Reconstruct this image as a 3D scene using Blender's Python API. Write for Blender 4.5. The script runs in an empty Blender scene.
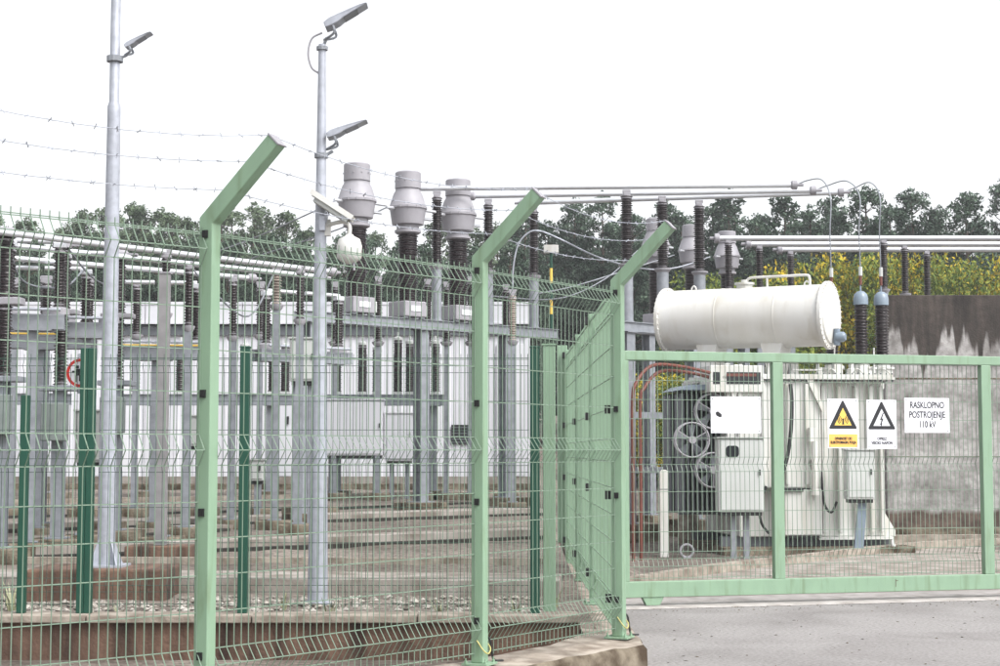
import bpy, bmesh, math, random
import numpy as np
from mathutils import Vector, Matrix

S = bpy.context.scene
C = S.collection
R = math.radians
random.seed(7)

# ------------------------------------------------------------------ camera
cam = bpy.data.cameras.new('camera'); co = bpy.data.objects.new('camera', cam); C.objects.link(co)
co.location = (0, 0, 1.5)
co.rotation_euler = (R(90) + math.atan(117 / 1600), 0, 0)
cam.sensor_width = 36; cam.lens = 57.6; cam.clip_end = 2000; cam.clip_start = 0.1
S.camera = co
# ------------------------------------------------------------------ sky, sun, exposure
SUN_EL, SUN_AZ = R(50), R(130)          # azimuth clockwise from +Y: to the right, behind the camera
wd = bpy.data.worlds.new('World'); S.world = wd; wd.use_nodes = True
nt = wd.node_tree; nt.nodes.clear()
sky = nt.nodes.new('ShaderNodeTexSky'); sky.sky_type = 'NISHITA'; sky.sun_disc = False
sky.sun_elevation = SUN_EL; sky.sun_rotation = SUN_AZ; sky.dust_density = 4; sky.air_density = 1.0
hs = nt.nodes.new('ShaderNodeHueSaturation'); hs.inputs['Saturation'].default_value = 0.12
bg = nt.nodes.new('ShaderNodeBackground'); bg.inputs['Strength'].default_value = 0.15
wo = nt.nodes.new('ShaderNodeOutputWorld')
nt.links.new(sky.outputs[0], hs.inputs['Color']); nt.links.new(hs.outputs[0], bg.inputs[0]); nt.links.new(bg.outputs[0], wo.inputs[0])
sl = bpy.data.lights.new('sun', 'SUN'); sl.energy = 0.8; sl.angle = R(25); sl.color = (1, .965, .92)
so = bpy.data.objects.new('sun', sl); C.objects.link(so); so.location = (6, -10, 20)
sd = Vector((math.sin(SUN_AZ) * math.cos(SUN_EL), math.cos(SUN_AZ) * math.cos(SUN_EL), math.sin(SUN_EL)))
so.rotation_euler = (-sd).to_track_quat('-Z', 'Y').to_euler()
S.view_settings.view_transform = 'Standard'; S.view_settings.look = 'None'
S.view_settings.gamma = 1; S.view_settings.use_curve_mapping = False
S.view_settings.exposure = 1.15

# ------------------------------------------------------------------ materials
def lin(*c):
    return tuple((x / 255 / 12.92 if x <= 10 else ((x / 255 + .055) / 1.055) ** 2.4) for x in c) + (1,)

def mat(name, col, rough=.5, metal=0, var=.12, scale=6, col2=None, bump=0, bscale=60, island=None, spec=.5, detail=6, cut=(.35, .65), stretch=(1, 1, 1), macro=None, imix=.6):
    """noise-mottled principled material in object space"""
    m = bpy.data.materials.new(name); m.use_nodes = True; t = m.node_tree; N = t.nodes; L = t.links
    p = N['Principled BSDF']; p.inputs['Roughness'].default_value = rough; p.inputs['Metallic'].default_value = metal
    p.inputs['Specular IOR Level'].default_value = spec
    tc = N.new('ShaderNodeNewGeometry' if False else 'ShaderNodeTexCoord')
    mp = N.new('ShaderNodeMapping'); mp.inputs['Scale'].default_value = stretch
    L.new(tc.outputs['Object'], mp.inputs['Vector'])
    nz = N.new('ShaderNodeTexNoise'); nz.inputs['Scale'].default_value = scale; nz.inputs['Detail'].default_value = detail
    L.new(mp.outputs[0], nz.inputs['Vector'])
    rp = N.new('ShaderNodeValToRGB'); rp.color_ramp.elements[0].position = cut[0]; rp.color_ramp.elements[1].position = cut[1]
    c2 = col2 or tuple(x * (1 - var * 2) for x in col[:3]) + (1,)
    rp.color_ramp.elements[0].color = c2; rp.color_ramp.elements[1].color = col
    L.new(nz.outputs['Fac'], rp.inputs[0]); out = rp.outputs[0]
    if island:
        g = N.new('ShaderNodeNewGeometry'); r2 = N.new('ShaderNodeValToRGB'); els = r2.color_ramp.elements
        els[0].color = island[0]; els[1].color = island[-1]
        for i, c in enumerate(island[1:-1]):
            e = els.new((i + 1) / (len(island) - 1)); e.color = c
        L.new(g.outputs['Random Per Island'], r2.inputs[0])
        mx = N.new('ShaderNodeMixRGB'); mx.blend_type = 'MULTIPLY'; mx.inputs[0].default_value = imix
        L.new(r2.outputs[0], mx.inputs[1]); L.new(out, mx.inputs[2]); out = mx.outputs[0]
    if macro:
        n3 = N.new('ShaderNodeTexNoise'); n3.inputs['Scale'].default_value = macro[0]; n3.inputs['Detail'].default_value = 7; n3.inputs['Distortion'].default_value = .6
        mp3 = N.new('ShaderNodeMapping'); mp3.inputs['Scale'].default_value = macro[3] if len(macro) > 3 else (1, 1, 1); L.new(tc.outputs['Object'], mp3.inputs[0]); L.new(mp3.outputs[0], n3.inputs['Vector'])
        r3 = N.new('ShaderNodeValToRGB'); e3 = r3.color_ramp.elements; e3[0].position = macro[2][0]; e3[1].position = macro[2][1]; e3[0].color = macro[1]; e3[1].color = (1, 1, 1, 1)
        L.new(n3.outputs['Fac'], r3.inputs[0]); mx3 = N.new('ShaderNodeMixRGB'); mx3.blend_type = 'MULTIPLY'; mx3.inputs[0].default_value = 1
        L.new(out, mx3.inputs[1]); L.new(r3.outputs[0], mx3.inputs[2]); out = mx3.outputs[0]
    L.new(out, p.inputs['Base Color'])
    if bump:
        n2 = N.new('ShaderNodeTexNoise'); n2.inputs['Scale'].default_value = bscale; n2.inputs['Detail'].default_value = 8
        L.new(tc.outputs['Object'], n2.inputs['Vector'])
        b = N.new('ShaderNodeBump'); b.inputs['Strength'].default_value = bump; b.inputs['Distance'].default_value = .02
        L.new(n2.outputs['Fac'], b.inputs['Height']); L.new(b.outputs[0], p.inputs['Normal'])
    return m

M = {}
M['green'] = mat('pale_green_paint', lin(130, 158, 133), .5, var=.04, scale=9, detail=10, stretch=(1, 1, .4), macro=(2.2, (.76, .74, .66, 1), (.26, .46), (7, 7, .9)))
M['wire'] = mat('faded_green_wire', lin(118, 138, 121), .5, var=.05, scale=3)
M['dwire'] = mat('dark_green_wire', lin(44, 72, 62), .5, var=.08, scale=4)
M['dgreen'] = mat('dark_green_paint', lin(14, 70, 54), .45, var=.08, scale=4)
M['steel'] = mat('galvanized_steel', lin(168, 172, 182), .5, .2, var=.1, scale=14, bump=.05, bscale=90)
M['steel2'] = mat('weathered_galvanized_steel', lin(140, 144, 151), .55, .15, var=.12, scale=9)
M['alu'] = mat('aluminium_tube', lin(205, 207, 212), .35, .45, var=.05, scale=5)
M['insul'] = mat('brown_porcelain', lin(37, 27, 30), .34, var=.1, scale=5)
M['insul_pale'] = mat('grey_porcelain', lin(150, 138, 128), .4, var=.1, scale=5)
M['ctgrey'] = mat('grey_enamel', lin(150, 148, 154), .5, var=.06, scale=6)
M['drivegrey'] = mat('green_grey_box', lin(120, 128, 126), .5, var=.1)
M['lens'] = mat('frosted_lens', lin(128, 132, 140), .25, var=.05)
M['capblue'] = mat('blue_grey_cap', lin(122, 136, 150), .35, var=.06)
M['tank'] = mat('off_white_tank_paint', lin(203, 204, 201), .45, var=.05, scale=2.5, col2=lin(186, 186, 181), stretch=(1, 1, .35), macro=(2, (.78, .74, .66, 1), (.27, .46), (3, 3, .5)))
M['white'] = mat('white_paint', lin(212, 212, 210), .4, var=.03, scale=2, col2=lin(200, 198, 192), stretch=(1, 1, .3), macro=(1.6, (.86, .84, .80, 1), (.3, .48), (2.5, 2.5, .5)))
M['cabinet'] = mat('grey_white_cabinet', lin(188, 191, 189), .45, var=.04, scale=3)
M['panel'] = mat('white_sheet_metal', lin(212, 212, 218), .45, var=.05, scale=1.2, col2=lin(196, 197, 204), stretch=(1, 1, .3))
M['signwhite'] = mat('sign_white', lin(226, 227, 234), .4, var=.01)
M['black'] = mat('black_plastic', lin(22, 22, 24), .5, var=.1)
M['print'] = mat('black_print', lin(24, 24, 30), .6, var=.05)
M['yellow'] = mat('sign_yellow', lin(238, 200, 92), .5, var=.02)
M['lead'] = mat('faded_yellow_lead', lin(186, 178, 112), .6, var=.1)
M['orange'] = mat('sign_orange', lin(240, 182, 92), .5, var=.02)
M['red'] = mat('red_paint', lin(200, 40, 36), .45, var=.05)
M['redpipe'] = mat('red_conduit', lin(108, 58, 47), .6, var=.12, scale=8)
M['radiator'] = mat('dark_grey_radiator', lin(96, 100, 106), .5, var=.1, scale=5)
M['rubber'] = mat('black_rubber', lin(30, 32, 34), .7, var=.15, scale=8)
M['glass'] = mat('dark_glass', lin(30, 34, 38), .1, var=.05)
M['conc'] = mat('concrete', lin(160, 151, 140), .95, scale=6, col2=lin(112, 101, 90), bump=.35, bscale=40)
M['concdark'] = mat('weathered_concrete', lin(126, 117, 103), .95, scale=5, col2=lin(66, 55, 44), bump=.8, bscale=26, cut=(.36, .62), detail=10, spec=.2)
M['concpale'] = mat('pale_concrete', lin(158, 152, 146), .95, scale=3.5, col2=lin(118, 109, 101), bump=.3, detail=10, spec=.2, bscale=50)
M['rustwall'] = mat('rust_stained_concrete', lin(112, 88, 74), .95, scale=2.6, col2=lin(52, 37, 30), bump=.6, bscale=24, stretch=(3, 1, .6), cut=(.3, .68))
M['slab'] = mat('pale_track_slab', lin(178, 173, 171), .9, scale=6, col2=lin(150, 144, 140), bump=.3)
M['asphalt'] = mat('asphalt', lin(150, 147, 146), .95, scale=34, col2=lin(124, 121, 120), detail=6, cut=(.3, .6), bump=.25, bscale=60, macro=(.9, (.74, .73, .73, 1), (.30, .58)), spec=.2)
M['gravelw'] = mat('white_pebble', lin(200, 196, 190), .8, var=.1, island=[lin(190, 184, 176), lin(120, 114, 106), lin(206, 202, 196)])
M['bark'] = mat('bark', lin(86, 70, 60), .9, scale=4, col2=lin(52, 44, 40), stretch=(4, 4, 1))
M['pine'] = mat('pine_needles', lin(116, 130, 116), 1, scale=.8, col2=lin(58, 70, 62), spec=0, imix=1, island=[lin(170, 182, 176), lin(200, 212, 204), lin(226, 234, 226)])
M['pine2'] = mat('pine_needles_grey', lin(128, 140, 122), 1, scale=.8, col2=lin(68, 80, 68), spec=0, imix=1, island=[lin(190, 198, 184), lin(210, 220, 204), lin(226, 232, 216)])
M['yleaf'] = mat('autumn_leaves', lin(240, 238, 206), .7, scale=1.1, col2=lin(170, 178, 140), spec=.1, island=[lin(120, 132, 56), lin(150, 156, 64), lin(178, 168, 64), lin(200, 172, 58), lin(212, 184, 70)])
M['gleaf'] = mat('green_leaves', lin(226, 232, 204), .7, scale=1.1, col2=lin(150, 162, 130), spec=.1, island=[lin(80, 100, 58), lin(104, 124, 66), lin(130, 142, 70), lin(154, 156, 74)])
M['weed'] = mat('weed_leaves', lin(110, 120, 70), .7, scale=3, col2=lin(80, 92, 50), island=[lin(150, 150, 110), lin(220, 220, 190)])
M['wallcool'] = None

def fire_wall_mat():
    m = bpy.data.materials.new('wet_stained_concrete'); m.use_nodes = True; t = m.node_tree; N = t.nodes; L = t.links
    p = N['Principled BSDF']; p.inputs['Roughness'].default_value = .9
    tc = N.new('ShaderNodeTexCoord'); sep = N.new('ShaderNodeSeparateXYZ'); L.new(tc.outputs['Object'], sep.inputs[0])
    def noise(scale, sx, sy, sz, detail=5):
        mp = N.new('ShaderNodeMapping'); mp.inputs['Scale'].default_value = (sx, sy, sz); L.new(tc.outputs['Object'], mp.inputs[0])
        n = N.new('ShaderNodeTexNoise'); n.inputs['Scale'].default_value = scale; n.inputs['Detail'].default_value = detail
        L.new(mp.outputs[0], n.inputs['Vector']); return n.outputs['Fac']
    def mth(op, a, b):
        n = N.new('ShaderNodeMath'); n.operation = op
        for i, q in enumerate((a, b)):
            if isinstance(q, (int, float)): n.inputs[i].default_value = q
            else: L.new(q, n.inputs[i])
        return n.outputs[0]
    def ramp(f, a, b, ca, cb):
        r = N.new('ShaderNodeValToRGB'); e = r.color_ramp.elements; e[0].position = a; e[1].position = b; e[0].color = ca; e[1].color = cb
        L.new(f, r.inputs[0]); return r.outputs[0]
    def mix(f, a, b):
        n = N.new('ShaderNodeMixRGB'); L.new(f, n.inputs[0]); L.new(a, n.inputs[1]); L.new(b, n.inputs[2]); return n.outputs[0]
    base = ramp(noise(2.0, 1, 1, 1, 10), .32, .66, lin(124, 121, 119), lin(180, 178, 177))
    wet = ramp(noise(3.0, 2.4, 1, .3, 9), .34, .66, lin(38, 33, 30), lin(74, 66, 61))
    # water runs down from the coping: edge height wanders with x
    edge = mth('ADD', mth('MULTIPLY', noise(1.5, 1.5, 0, 0, 2), 2.8), mth('MULTIPLY', noise(5, 2.0, 0, .1, 3), 1.2))   # ~1.8 mean
    line = mth('ADD', sep.outputs['Z'], edge)              # z (0..4.1) + edge
    f = mth('MULTIPLY', mth('SUBTRACT', line, 5.12), 6)
    fc = N.new('ShaderNodeClamp'); L.new(f, fc.inputs[0])
    col = mix(fc.outputs[0], base, wet)
    rust = ramp(noise(2, 1.5, 1, 1.5, 5), .35, .65, lin(70, 55, 48), lin(108, 92, 82))
    lo = mth('MULTIPLY', mth('SUBTRACT', mth('ADD', mth('MULTIPLY', noise(3, 1, 0, 0, 3), .25), .3), sep.outputs['Z']), 12)
    lc = N.new('ShaderNodeClamp'); L.new(lo, lc.inputs[0])
    col = mix(lc.outputs[0], col, rust)
    fine = ramp(noise(9, 1, 1, 1, 12), .36, .60, (.66, .65, .64, 1), (1.0, 1.0, 1.0, 1))
    mf = N.new('ShaderNodeMixRGB'); mf.blend_type = 'MULTIPLY'; mf.inputs[0].default_value = 1; L.new(col, mf.inputs[1]); L.new(fine, mf.inputs[2])
    L.new(mf.outputs[0], p.inputs['Base Color'])
    n2 = noise(30, 1, 1, 1, 8); b = N.new('ShaderNodeBump'); b.inputs['Strength'].default_value = .35; b.inputs['Distance'].default_value = .02
    L.new(n2, b.inputs['Height']); L.new(b.outputs[0], p.inputs['Normal'])
    return m
M['firewall'] = fire_wall_mat()

def ground_mat():
    m = bpy.data.materials.new('gravel_ground'); m.use_nodes = True; t = m.node_tree; N = t.nodes; L = t.links
    p = N['Principled BSDF']; p.inputs['Roughness'].default_value = .95
    tc = N.new('ShaderNodeTexCoord')
    v = N.new('ShaderNodeTexVoronoi'); v.inputs['Scale'].default_value = 22; L.new(tc.outputs['Object'], v.inputs['Vector'])
    n = N.new('ShaderNodeTexNoise'); n.inputs['Scale'].default_value = .7; n.inputs['Detail'].default_value = 8; L.new(tc.outputs['Object'], n.inputs['Vector'])
    r1 = N.new('ShaderNodeValToRGB'); r1.color_ramp.elements[0].color = lin(98, 88, 80); r1.color_ramp.elements[1].color = lin(144, 134, 125)
    r1.color_ramp.elements[0].position = .35; r1.color_ramp.elements[1].position = .65; L.new(n.outputs['Fac'], r1.inputs[0])
    hs = N.new('ShaderNodeSeparateColor'); L.new(v.outputs['Color'], hs.inputs[0])
    r2 = N.new('ShaderNodeValToRGB'); r2.color_ramp.elements[0].color = (.3, .28, .26, 1); r2.color_ramp.elements[1].color = (1, 1, 1, 1)
    L.new(hs.outputs[0], r2.inputs[0])
    mx = N.new('ShaderNodeMixRGB'); mx.blend_type = 'MULTIPLY'; mx.inputs[0].default_value = .75
    L.new(r1.outputs[0], mx.inputs[1]); L.new(r2.outputs[0], mx.inputs[2]); L.new(mx.outputs[0], p.inputs['Base Color'])
    b = N.new('ShaderNodeBump'); b.inputs['Strength'].default_value = .6; b.inputs['Distance'].default_value = .03; b.invert = True
    L.new(v.outputs['Distance'], b.inputs['Height']); L.new(b.outputs[0], p.inputs['Normal'])
    return m
M['ground'] = ground_mat()

# ------------------------------------------------------------------ mesh helpers
class MB:
    def __init__(s): s.v = []; s.f = []
    def add(s, vs, fs):
        o = len(s.v); s.v += [tuple(x) for x in vs]; s.f += [tuple(i + o for i in f) for f in fs]; return s
    def box(s, c, d, rot=None):
        x, y, z = d[0] / 2, d[1] / 2, d[2] / 2
        vs = [Vector(q) for q in ((-x, -y, -z), (x, -y, -z), (x, y, -z), (-x, y, -z), (-x, -y, z), (x, -y, z), (x, y, z), (-x, y, z))]
        if rot is not None: vs = [rot @ q for q in vs]
        c = Vector(c)
        return s.add([q + c for q in vs], [(0, 3, 2, 1), (4, 5, 6, 7), (0, 1, 5, 4), (1, 2, 6, 5), (2, 3, 7, 6), (3, 0, 4, 7)])
    def rng(s, a, b):
        return s.box([(a[i] + b[i]) / 2 for i in range(3)], [abs(b[i] - a[i]) for i in range(3)])
    def beam(s, p, q, w, h):
        p, q = Vector(p), Vector(q); d = q - p; x = d.normalized()
        up = Vector((0, 0, 1)) if abs(x.z) < .99 else Vector((0, 1, 0))
        y = up.cross(x).normalized(); z = x.cross(y)
        return s.box((p + q) / 2, (d.length, w, h), Matrix((x, y, z)).transposed())
    def tube(s, path, r, n=8, cap=True):
        P = [Vector(p) for p in path]; rr = r if isinstance(r, (list, tuple)) else [r] * len(P)
        ring = []; o = len(s.v); prev = None
        for i, p in enumerate(P):
            d = (P[min(i + 1, len(P) - 1)] - P[max(i - 1, 0)]).normalized()
            if prev is None:
                a = Vector((0, 0, 1)) if abs(d.z) < .9 else Vector((1, 0, 0)); x = a.cross(d).normalized()
            else:
                x = (prev - d * prev.dot(d)).normalized()
            prev = x; y = d.cross(x)
            for k in range(n):
                t = 2 * math.pi * (k + .5) / n; s.v.append(tuple(p + (x * math.cos(t) + y * math.sin(t)) * rr[i]))
        for i in range(len(P) - 1):
            for k in range(n):
                a = o + i * n + k; b = o + i * n + (k + 1) % n; s.f.append((a, b, b + n, a + n))
        if cap:
            s.f.append(tuple(o + k for k in reversed(range(n)))); s.f.append(tuple(o + (len(P) - 1) * n + k for k in range(n)))
        return s
    def lathe(s, prof, seg=20, org=(0, 0, 0), axis=(0, 0, 1), cap=True):
        ax = Vector(axis).normalized(); a = Vector((0, 0, 1)) if abs(ax.z) < .9 else Vector((1, 0, 0))
        x = a.cross(ax).normalized(); y = ax.cross(x); org = Vector(org); o = len(s.v)
        for r, z in prof:
            for k in range(seg):
                t = 2 * math.pi * k / seg; s.v.append(tuple(org + ax * z + (x * math.cos(t) + y * math.sin(t)) * r))
        for i in range(len(prof) - 1):
            for k in range(seg):
                a0 = o + i * seg + k; b0 = o + i * seg + (k + 1) % seg; s.f.append((a0, b0, b0 + seg, a0 + seg))
        if cap:
            s.f.append(tuple(o + k for k in reversed(range(seg)))); s.f.append(tuple(o + (len(prof) - 1) * seg + k for k in range(seg)))
        return s
    def prism(s, pts, off):
        n = len(pts); off = Vector(off); P = [Vector(p) for p in pts]
        s.add(P + [p + off for p in P], [tuple(reversed(range(n))), tuple(range(n, 2 * n))] + [(i, (i + 1) % n, n + (i + 1) % n, n + i) for i in range(n)])
        return s
    def mesh(s, name, m, smooth=None, bevel=0, fix=False):
        me = bpy.data.meshes.new(name); me.from_pydata(s.v, [], s.f)
        if bevel or fix:
            bm = bmesh.new(); bm.from_mesh(me)
            if fix: bmesh.ops.recalc_face_normals(bm, faces=bm.faces)
            if bevel:
                es = [e for e in bm.edges if len(e.link_faces) == 2 and e.calc_face_angle(0) > .5]
                bmesh.ops.bevel(bm, geom=es, offset=bevel, segments=2, affect='EDGES', profile=.5)
            bm.to_mesh(me); bm.free()
        if smooth:
            me.polygons.foreach_set('use_smooth', [True] * len(me.polygons)); me.set_sharp_from_angle(angle=R(smooth))
        me.materials.append(M[m] if isinstance(m, str) else m)
        return me
    def build(s, name, m, parent=None, **k):
        return link(name, s.mesh(name, m, **k), parent)

def link(name, me, parent=None, loc=None, rot=None, scale=None):
    o = bpy.data.objects.new(name, me); C.objects.link(o)
    if parent: o.parent = parent
    if loc is not None: o.location = loc
    if rot is not None: o.rotation_euler = rot
    if scale is not None: o.scale = scale
    return o

def tag(o, label, cat, group=None):
    o['label'] = label; o['category'] = cat
    if group: o['group'] = group
    return o
def thing(name, label, cat, loc=(0, 0, 0), rz=0, group=None):
    o = link(name, None, None, loc, (0, 0, rz)); o.empty_display_size = .2
    return tag(o, label, cat, group)
def structure(o): o['kind'] = 'structure'; return o
def stuff(o): o['kind'] = 'stuff'; return o

def smooth_path(P, n=8):
    P = [Vector(p) for p in P]; Q = [2 * P[0] - P[1]] + P + [2 * P[-1] - P[-2]]; out = []
    for i in range(1, len(Q) - 2):
        for k in range(n):
            t = k / n; a, b, c, d = Q[i - 1], Q[i], Q[i + 1], Q[i + 2]
            out.append(.5 * ((2 * b) + (c - a) * t + (2 * a - 5 * b + 4 * c - d) * t * t + (3 * b - a - 3 * c + d) * t ** 3))
    out.append(P[-1]); return out

def text_part(s, size, m, parent, loc, rot=(R(90), 0, 0), name='lettering', xs=1, bold=0.0):
    cu = bpy.data.curves.new('lettering', 'FONT'); cu.body = s; cu.size = size; cu.align_x = 'CENTER'; cu.align_y = 'CENTER'; cu.extrude = .0008; cu.offset = bold
    cu.space_line = 1.05
    ob = bpy.data.objects.new('lettering', cu); C.objects.link(ob)
    bpy.context.view_layer.update()
    me = bpy.data.meshes.new_from_object(ob.evaluated_get(bpy.context.evaluated_depsgraph_get()))
    bpy.data.objects.remove(ob); me.materials.clear(); me.materials.append(M[m])
    return link(name, me, parent, loc, rot, (xs, 1, 1))

# ------------------------------------------------------------------ terrain
LP = [(12, .2), (14.5, .22), (20, .46), (26, .52), (33, .74), (60, 2.0), (100, 4.0)]
RP = [(12, -.02), (24, -.01), (30, .12), (60, 1.6), (100, 4.0)]
def interp(T, y):
    if y <= T[0][0]: return T[0][1]
    for (a, za), (b, zb) in zip(T, T[1:]):
        if y <= b: return za + (zb - za) * (y - a) / (b - a)
    return T[-1][1]
def hz(x, y):
    if y < 11.95: return -.02
    x0, x1 = (.7, .86) if y < 19.2 else (.7, 1.9)
    t = min(1, max(0, (x - x0) / (x1 - x0))); t = t * t * (3 - 2 * t)
    return interp(LP, y) * (1 - t) + interp(RP, y) * t

xs = [-900, -300, -100, -50, -25, -16] + [-12 + .25 * i for i in range(51)] + [.7, .86] + [1.0 + .25 * i for i in range(49)] + [16, 25, 50, 100, 300, 900]
ys = [-60, -20, 0, 6, 9] + [10 + .3 * i for i in range(6)] + [11.9, 12.0] + [12.3 + .3 * i for i in range(70)] + [34, 37, 40, 45, 50, 60, 80, 100, 200, 500, 1200]
vs = []; fs = []
rg = np.random.default_rng(3)
for y in ys:
    for x in xs:
        j = (rg.random() - .5) * .03 if (12.2 < y < 33 and not (.5 < x < 1.1 and y < 19.4)) else 0
        if x > 1.1 and y < 24: j = 0
        vs.append((x, y, hz(x, y) + j))
nx = len(xs)
for i in range(len(ys) - 1):
    for k in range(nx - 1):
        a = i * nx + k; fs.append((a, a + 1, a + 1 + nx, a + nx))
g = MB(); g.add(vs, fs); structure(g.build('ground', 'ground', smooth=60))

GA = R(14.38)                                 # the gate runs off at this angle to the picture plane
GO = Vector((1.12, 15.377, 0)); GD = Vector((math.cos(GA), math.sin(GA), 0)); GN = Vector((-GD.y, GD.x, 0))
def gp(t, d, z=0): p = GO + GD * t + GN * d; return (p.x, p.y, z)
m = MB(); m.add([(.95, 3, .0), (30, 3, .0), gp(30, -.17, 0), gp(-.17, -.17, 0)], [(0, 1, 2, 3)])
structure(m.build('asphalt_drive', 'asphalt'))
m = MB(); m.add([gp(-.16, -.2, .003), gp(20, -.2, .003), gp(20, -.17, .014), gp(-.16, -.17, .014), gp(20, .75, .014), gp(-.0, .75, .014)], [(0, 1, 2, 3), (3, 2, 4, 5)])
structure(m.build('gate_track_slab', 'slab'))
m = MB(); kc = [(1.3, 17.5), (2.25, 19.1), (3.1, 20.35), (3.99, 21.46), (4.95, 22.75), (5.96, 24.0), (6.9, 24.85), (7.92, 25.4), (12, 26.4)]
m.add([gp(.1, .78, .006), gp(20, .78, .006), (20, 26.6, .006)] + [(x, y, .006) for x, y in reversed(kc)], [tuple(range(3 + len(kc)))])
structure(m.build('yard_pavement', 'concpale'))
# kerb round the transformer bay
m = MB(); kp = smooth_path([(x, y, 0) for x, y in kc], 4)
for a, b in zip(kp, kp[1:]):
    m.beam(a + Vector((0, 0, .035)), b + Vector((0, 0, .035)), .14, .15)
structure(m.build('bay_kerb', 'conc'))

# pale trench-cover strips in the left yard, as they lie on the ground
def strip(name, a, b, wa, wb, th=.06, mt='concpale', n=14):
    m = MB(); A0, A1 = Vector(a), Vector(b); top = []; rows = []
    for i in range(n + 1):
        t = i / n; p = A0.lerp(A1, t); wd_ = wa + (wb - wa) * t
        d = (A1 - A0).normalized(); nn = Vector((-d.y, d.x)); q0 = p - nn * wd_ / 2; q1 = p + nn * wd_ / 2
        zz = max(hz(q0.x, q0.y), hz(q1.x, q1.y)) + th
        rows.append([(q0.x, q0.y, hz(q0.x, q0.y) - .08), (q0.x, q0.y, zz), (q1.x, q1.y, zz), (q1.x, q1.y, hz(q1.x, q1.y) - .08)])
    for r in rows: m.v += r
    for i in range(n):
        for k in range(3): m.f.append((i * 4 + k, i * 4 + k + 4, i * 4 + k + 5, i * 4 + k + 1))
    m.f.append((0, 1, 2, 3)); m.f.append((n * 4 + 3, n * 4 + 2, n * 4 + 1, n * 4))
    return structure(m.build(name, mt, fix=True))
strip('trench_cover', (-9.5, 18.9), (.5, 25.0), .75, .75, .09)
strip('trench_cover', (-8.5, 16.2), (.5, 19.7), .5, .5, .09)
strip('trench_cover', (-9.0, 15.2), (-3.6, 20.9), .45, .45, .07)
M['gap_shade'] = mat('gap_shade_paint', lin(58, 51, 46), .95, scale=8, col2=lin(34, 30, 28), bump=.4)  # dark brown that paints the shade in the open trench edges
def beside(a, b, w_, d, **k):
    a, b = Vector(a), Vector(b); n_ = (b - a).normalized(); n_ = Vector((n_.y, -n_.x)); return strip('trench_gap_shade', a + n_ * d, b + n_ * d, w_, w_, .035, 'gap_shade')  # thin dark strip laid as painted shade along a line
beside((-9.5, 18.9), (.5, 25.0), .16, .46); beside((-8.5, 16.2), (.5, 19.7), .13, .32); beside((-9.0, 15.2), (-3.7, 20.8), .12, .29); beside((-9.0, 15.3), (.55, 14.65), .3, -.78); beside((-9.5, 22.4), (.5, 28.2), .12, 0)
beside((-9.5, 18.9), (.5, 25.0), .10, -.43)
strip('concrete_slab', (-9.0, 15.3), (.55, 14.65), .95, .9, .1)
strip('drain_channel', (-10.5, 32.3), (.6, 32.3), .5, .5, .1, 'concdark')
strip('gravel_kerb', (-9.5, 27.4), (.5, 30.6), .12, .12, .07, 'conc')
strip('gravel_kerb', (-9.5, 16.95), (.5, 16.75), .09, .09, .06, 'conc')

# white pebbles behind the low wall (nobody could count them)
rg = np.random.default_rng(11); m = MB()
octa = [(1, 0, 0), (-1, 0, 0), (0, 1, 0), (0, -1, 0), (0, 0, 1), (0, 0, -1)]
of = [(0, 2, 4), (2, 1, 4), (1, 3, 4), (3, 0, 4), (2, 0, 5), (1, 2, 5), (3, 1, 5), (0, 3, 5)]
for i in range(4600):
    x = -6.5 + 7.0 * rg.random() ** 1.9; y = 12.12 + 2.0 * rg.random() ** 1.3
    if -4.05 < x < -2.75 and 13.6 < y < 14.75: continue
    r = .012 + .026 * rg.random() ** 2; th = rg.random() * 6.28; c, s_ = math.cos(th), math.sin(th)
    z = hz(x, y) + r * .3
    m.add([(x + (a * c - b * s_) * r * 1.2, y + (a * s_ + b * c) * r, z + q * r * .7) for a, b, q in octa], of)
stuff(tag(m.build('pebbles', 'gravelw'), 'white pebbles strewn behind the low rust-stained wall', 'pebbles'))

# ------------------------------------------------------------------ kerb wall and low retaining wall
FP = [Vector((-3.15, 6.83)), Vector((-1.515, 8.30)), Vector((-.126, 10.0)), Vector((.84, 11.40))]
KZ = .18
sec = []
for i in range(3):
    a = FP[max(i - 1, 0)]; b = FP[i + 1]; d = (b - a).normalized(); n = Vector((d.y, -d.x))
    sec.append((FP[i] - n * .17, FP[i] + n * .20))
sec = [(sec[0][0] + (FP[0] - FP[1]) * .4, sec[0][1] + (FP[0] - FP[1]) * .4)] + sec
sec += [(Vector((.34, 11.0)), Vector((.62, 10.66))), (Vector((.60, 11.62)), Vector((.99, 11.12))), (Vector((.60, 15)), Vector((.97, 15))), (Vector((.60, 19.2)), Vector((.97, 19.2)))]
rgk = np.random.default_rng(5); dense = []
for (a0, b0), (a1, b1) in zip(sec, sec[1:]):
    k = max(2, int((a1 - a0).length / .12))
    for i in range(k): dense.append((a0.lerp(a1, i / k), b0.lerp(b1, i / k)))
dense.append(sec[-1]); m = MB()
for a, b in dense:
    j = lambda s: (rgk.random() - .5) * s
    m.v += [(a.x, a.y, -.1), (a.x, a.y, KZ + j(.008)), (b.x + j(.012), b.y + j(.012), KZ - .012 + j(.012)), (b.x + .02 + j(.02), b.y - .015 + j(.02), KZ - .045 + j(.02)), (b.x + .025, b.y - .02, -.1)]
for i in range(len(dense) - 1):
    for k in range(4): q = i * 5 + k; m.f.append((q, q + 1, q + 6, q + 5))
m.f.append((0, 4, 3, 2, 1)); m.f.append(tuple((len(dense) - 1) * 5 + k for k in range(5)))
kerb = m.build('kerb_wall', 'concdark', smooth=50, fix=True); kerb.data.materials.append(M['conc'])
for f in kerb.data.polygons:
    if f.normal.z > .9: f.material_index = 1
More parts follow.
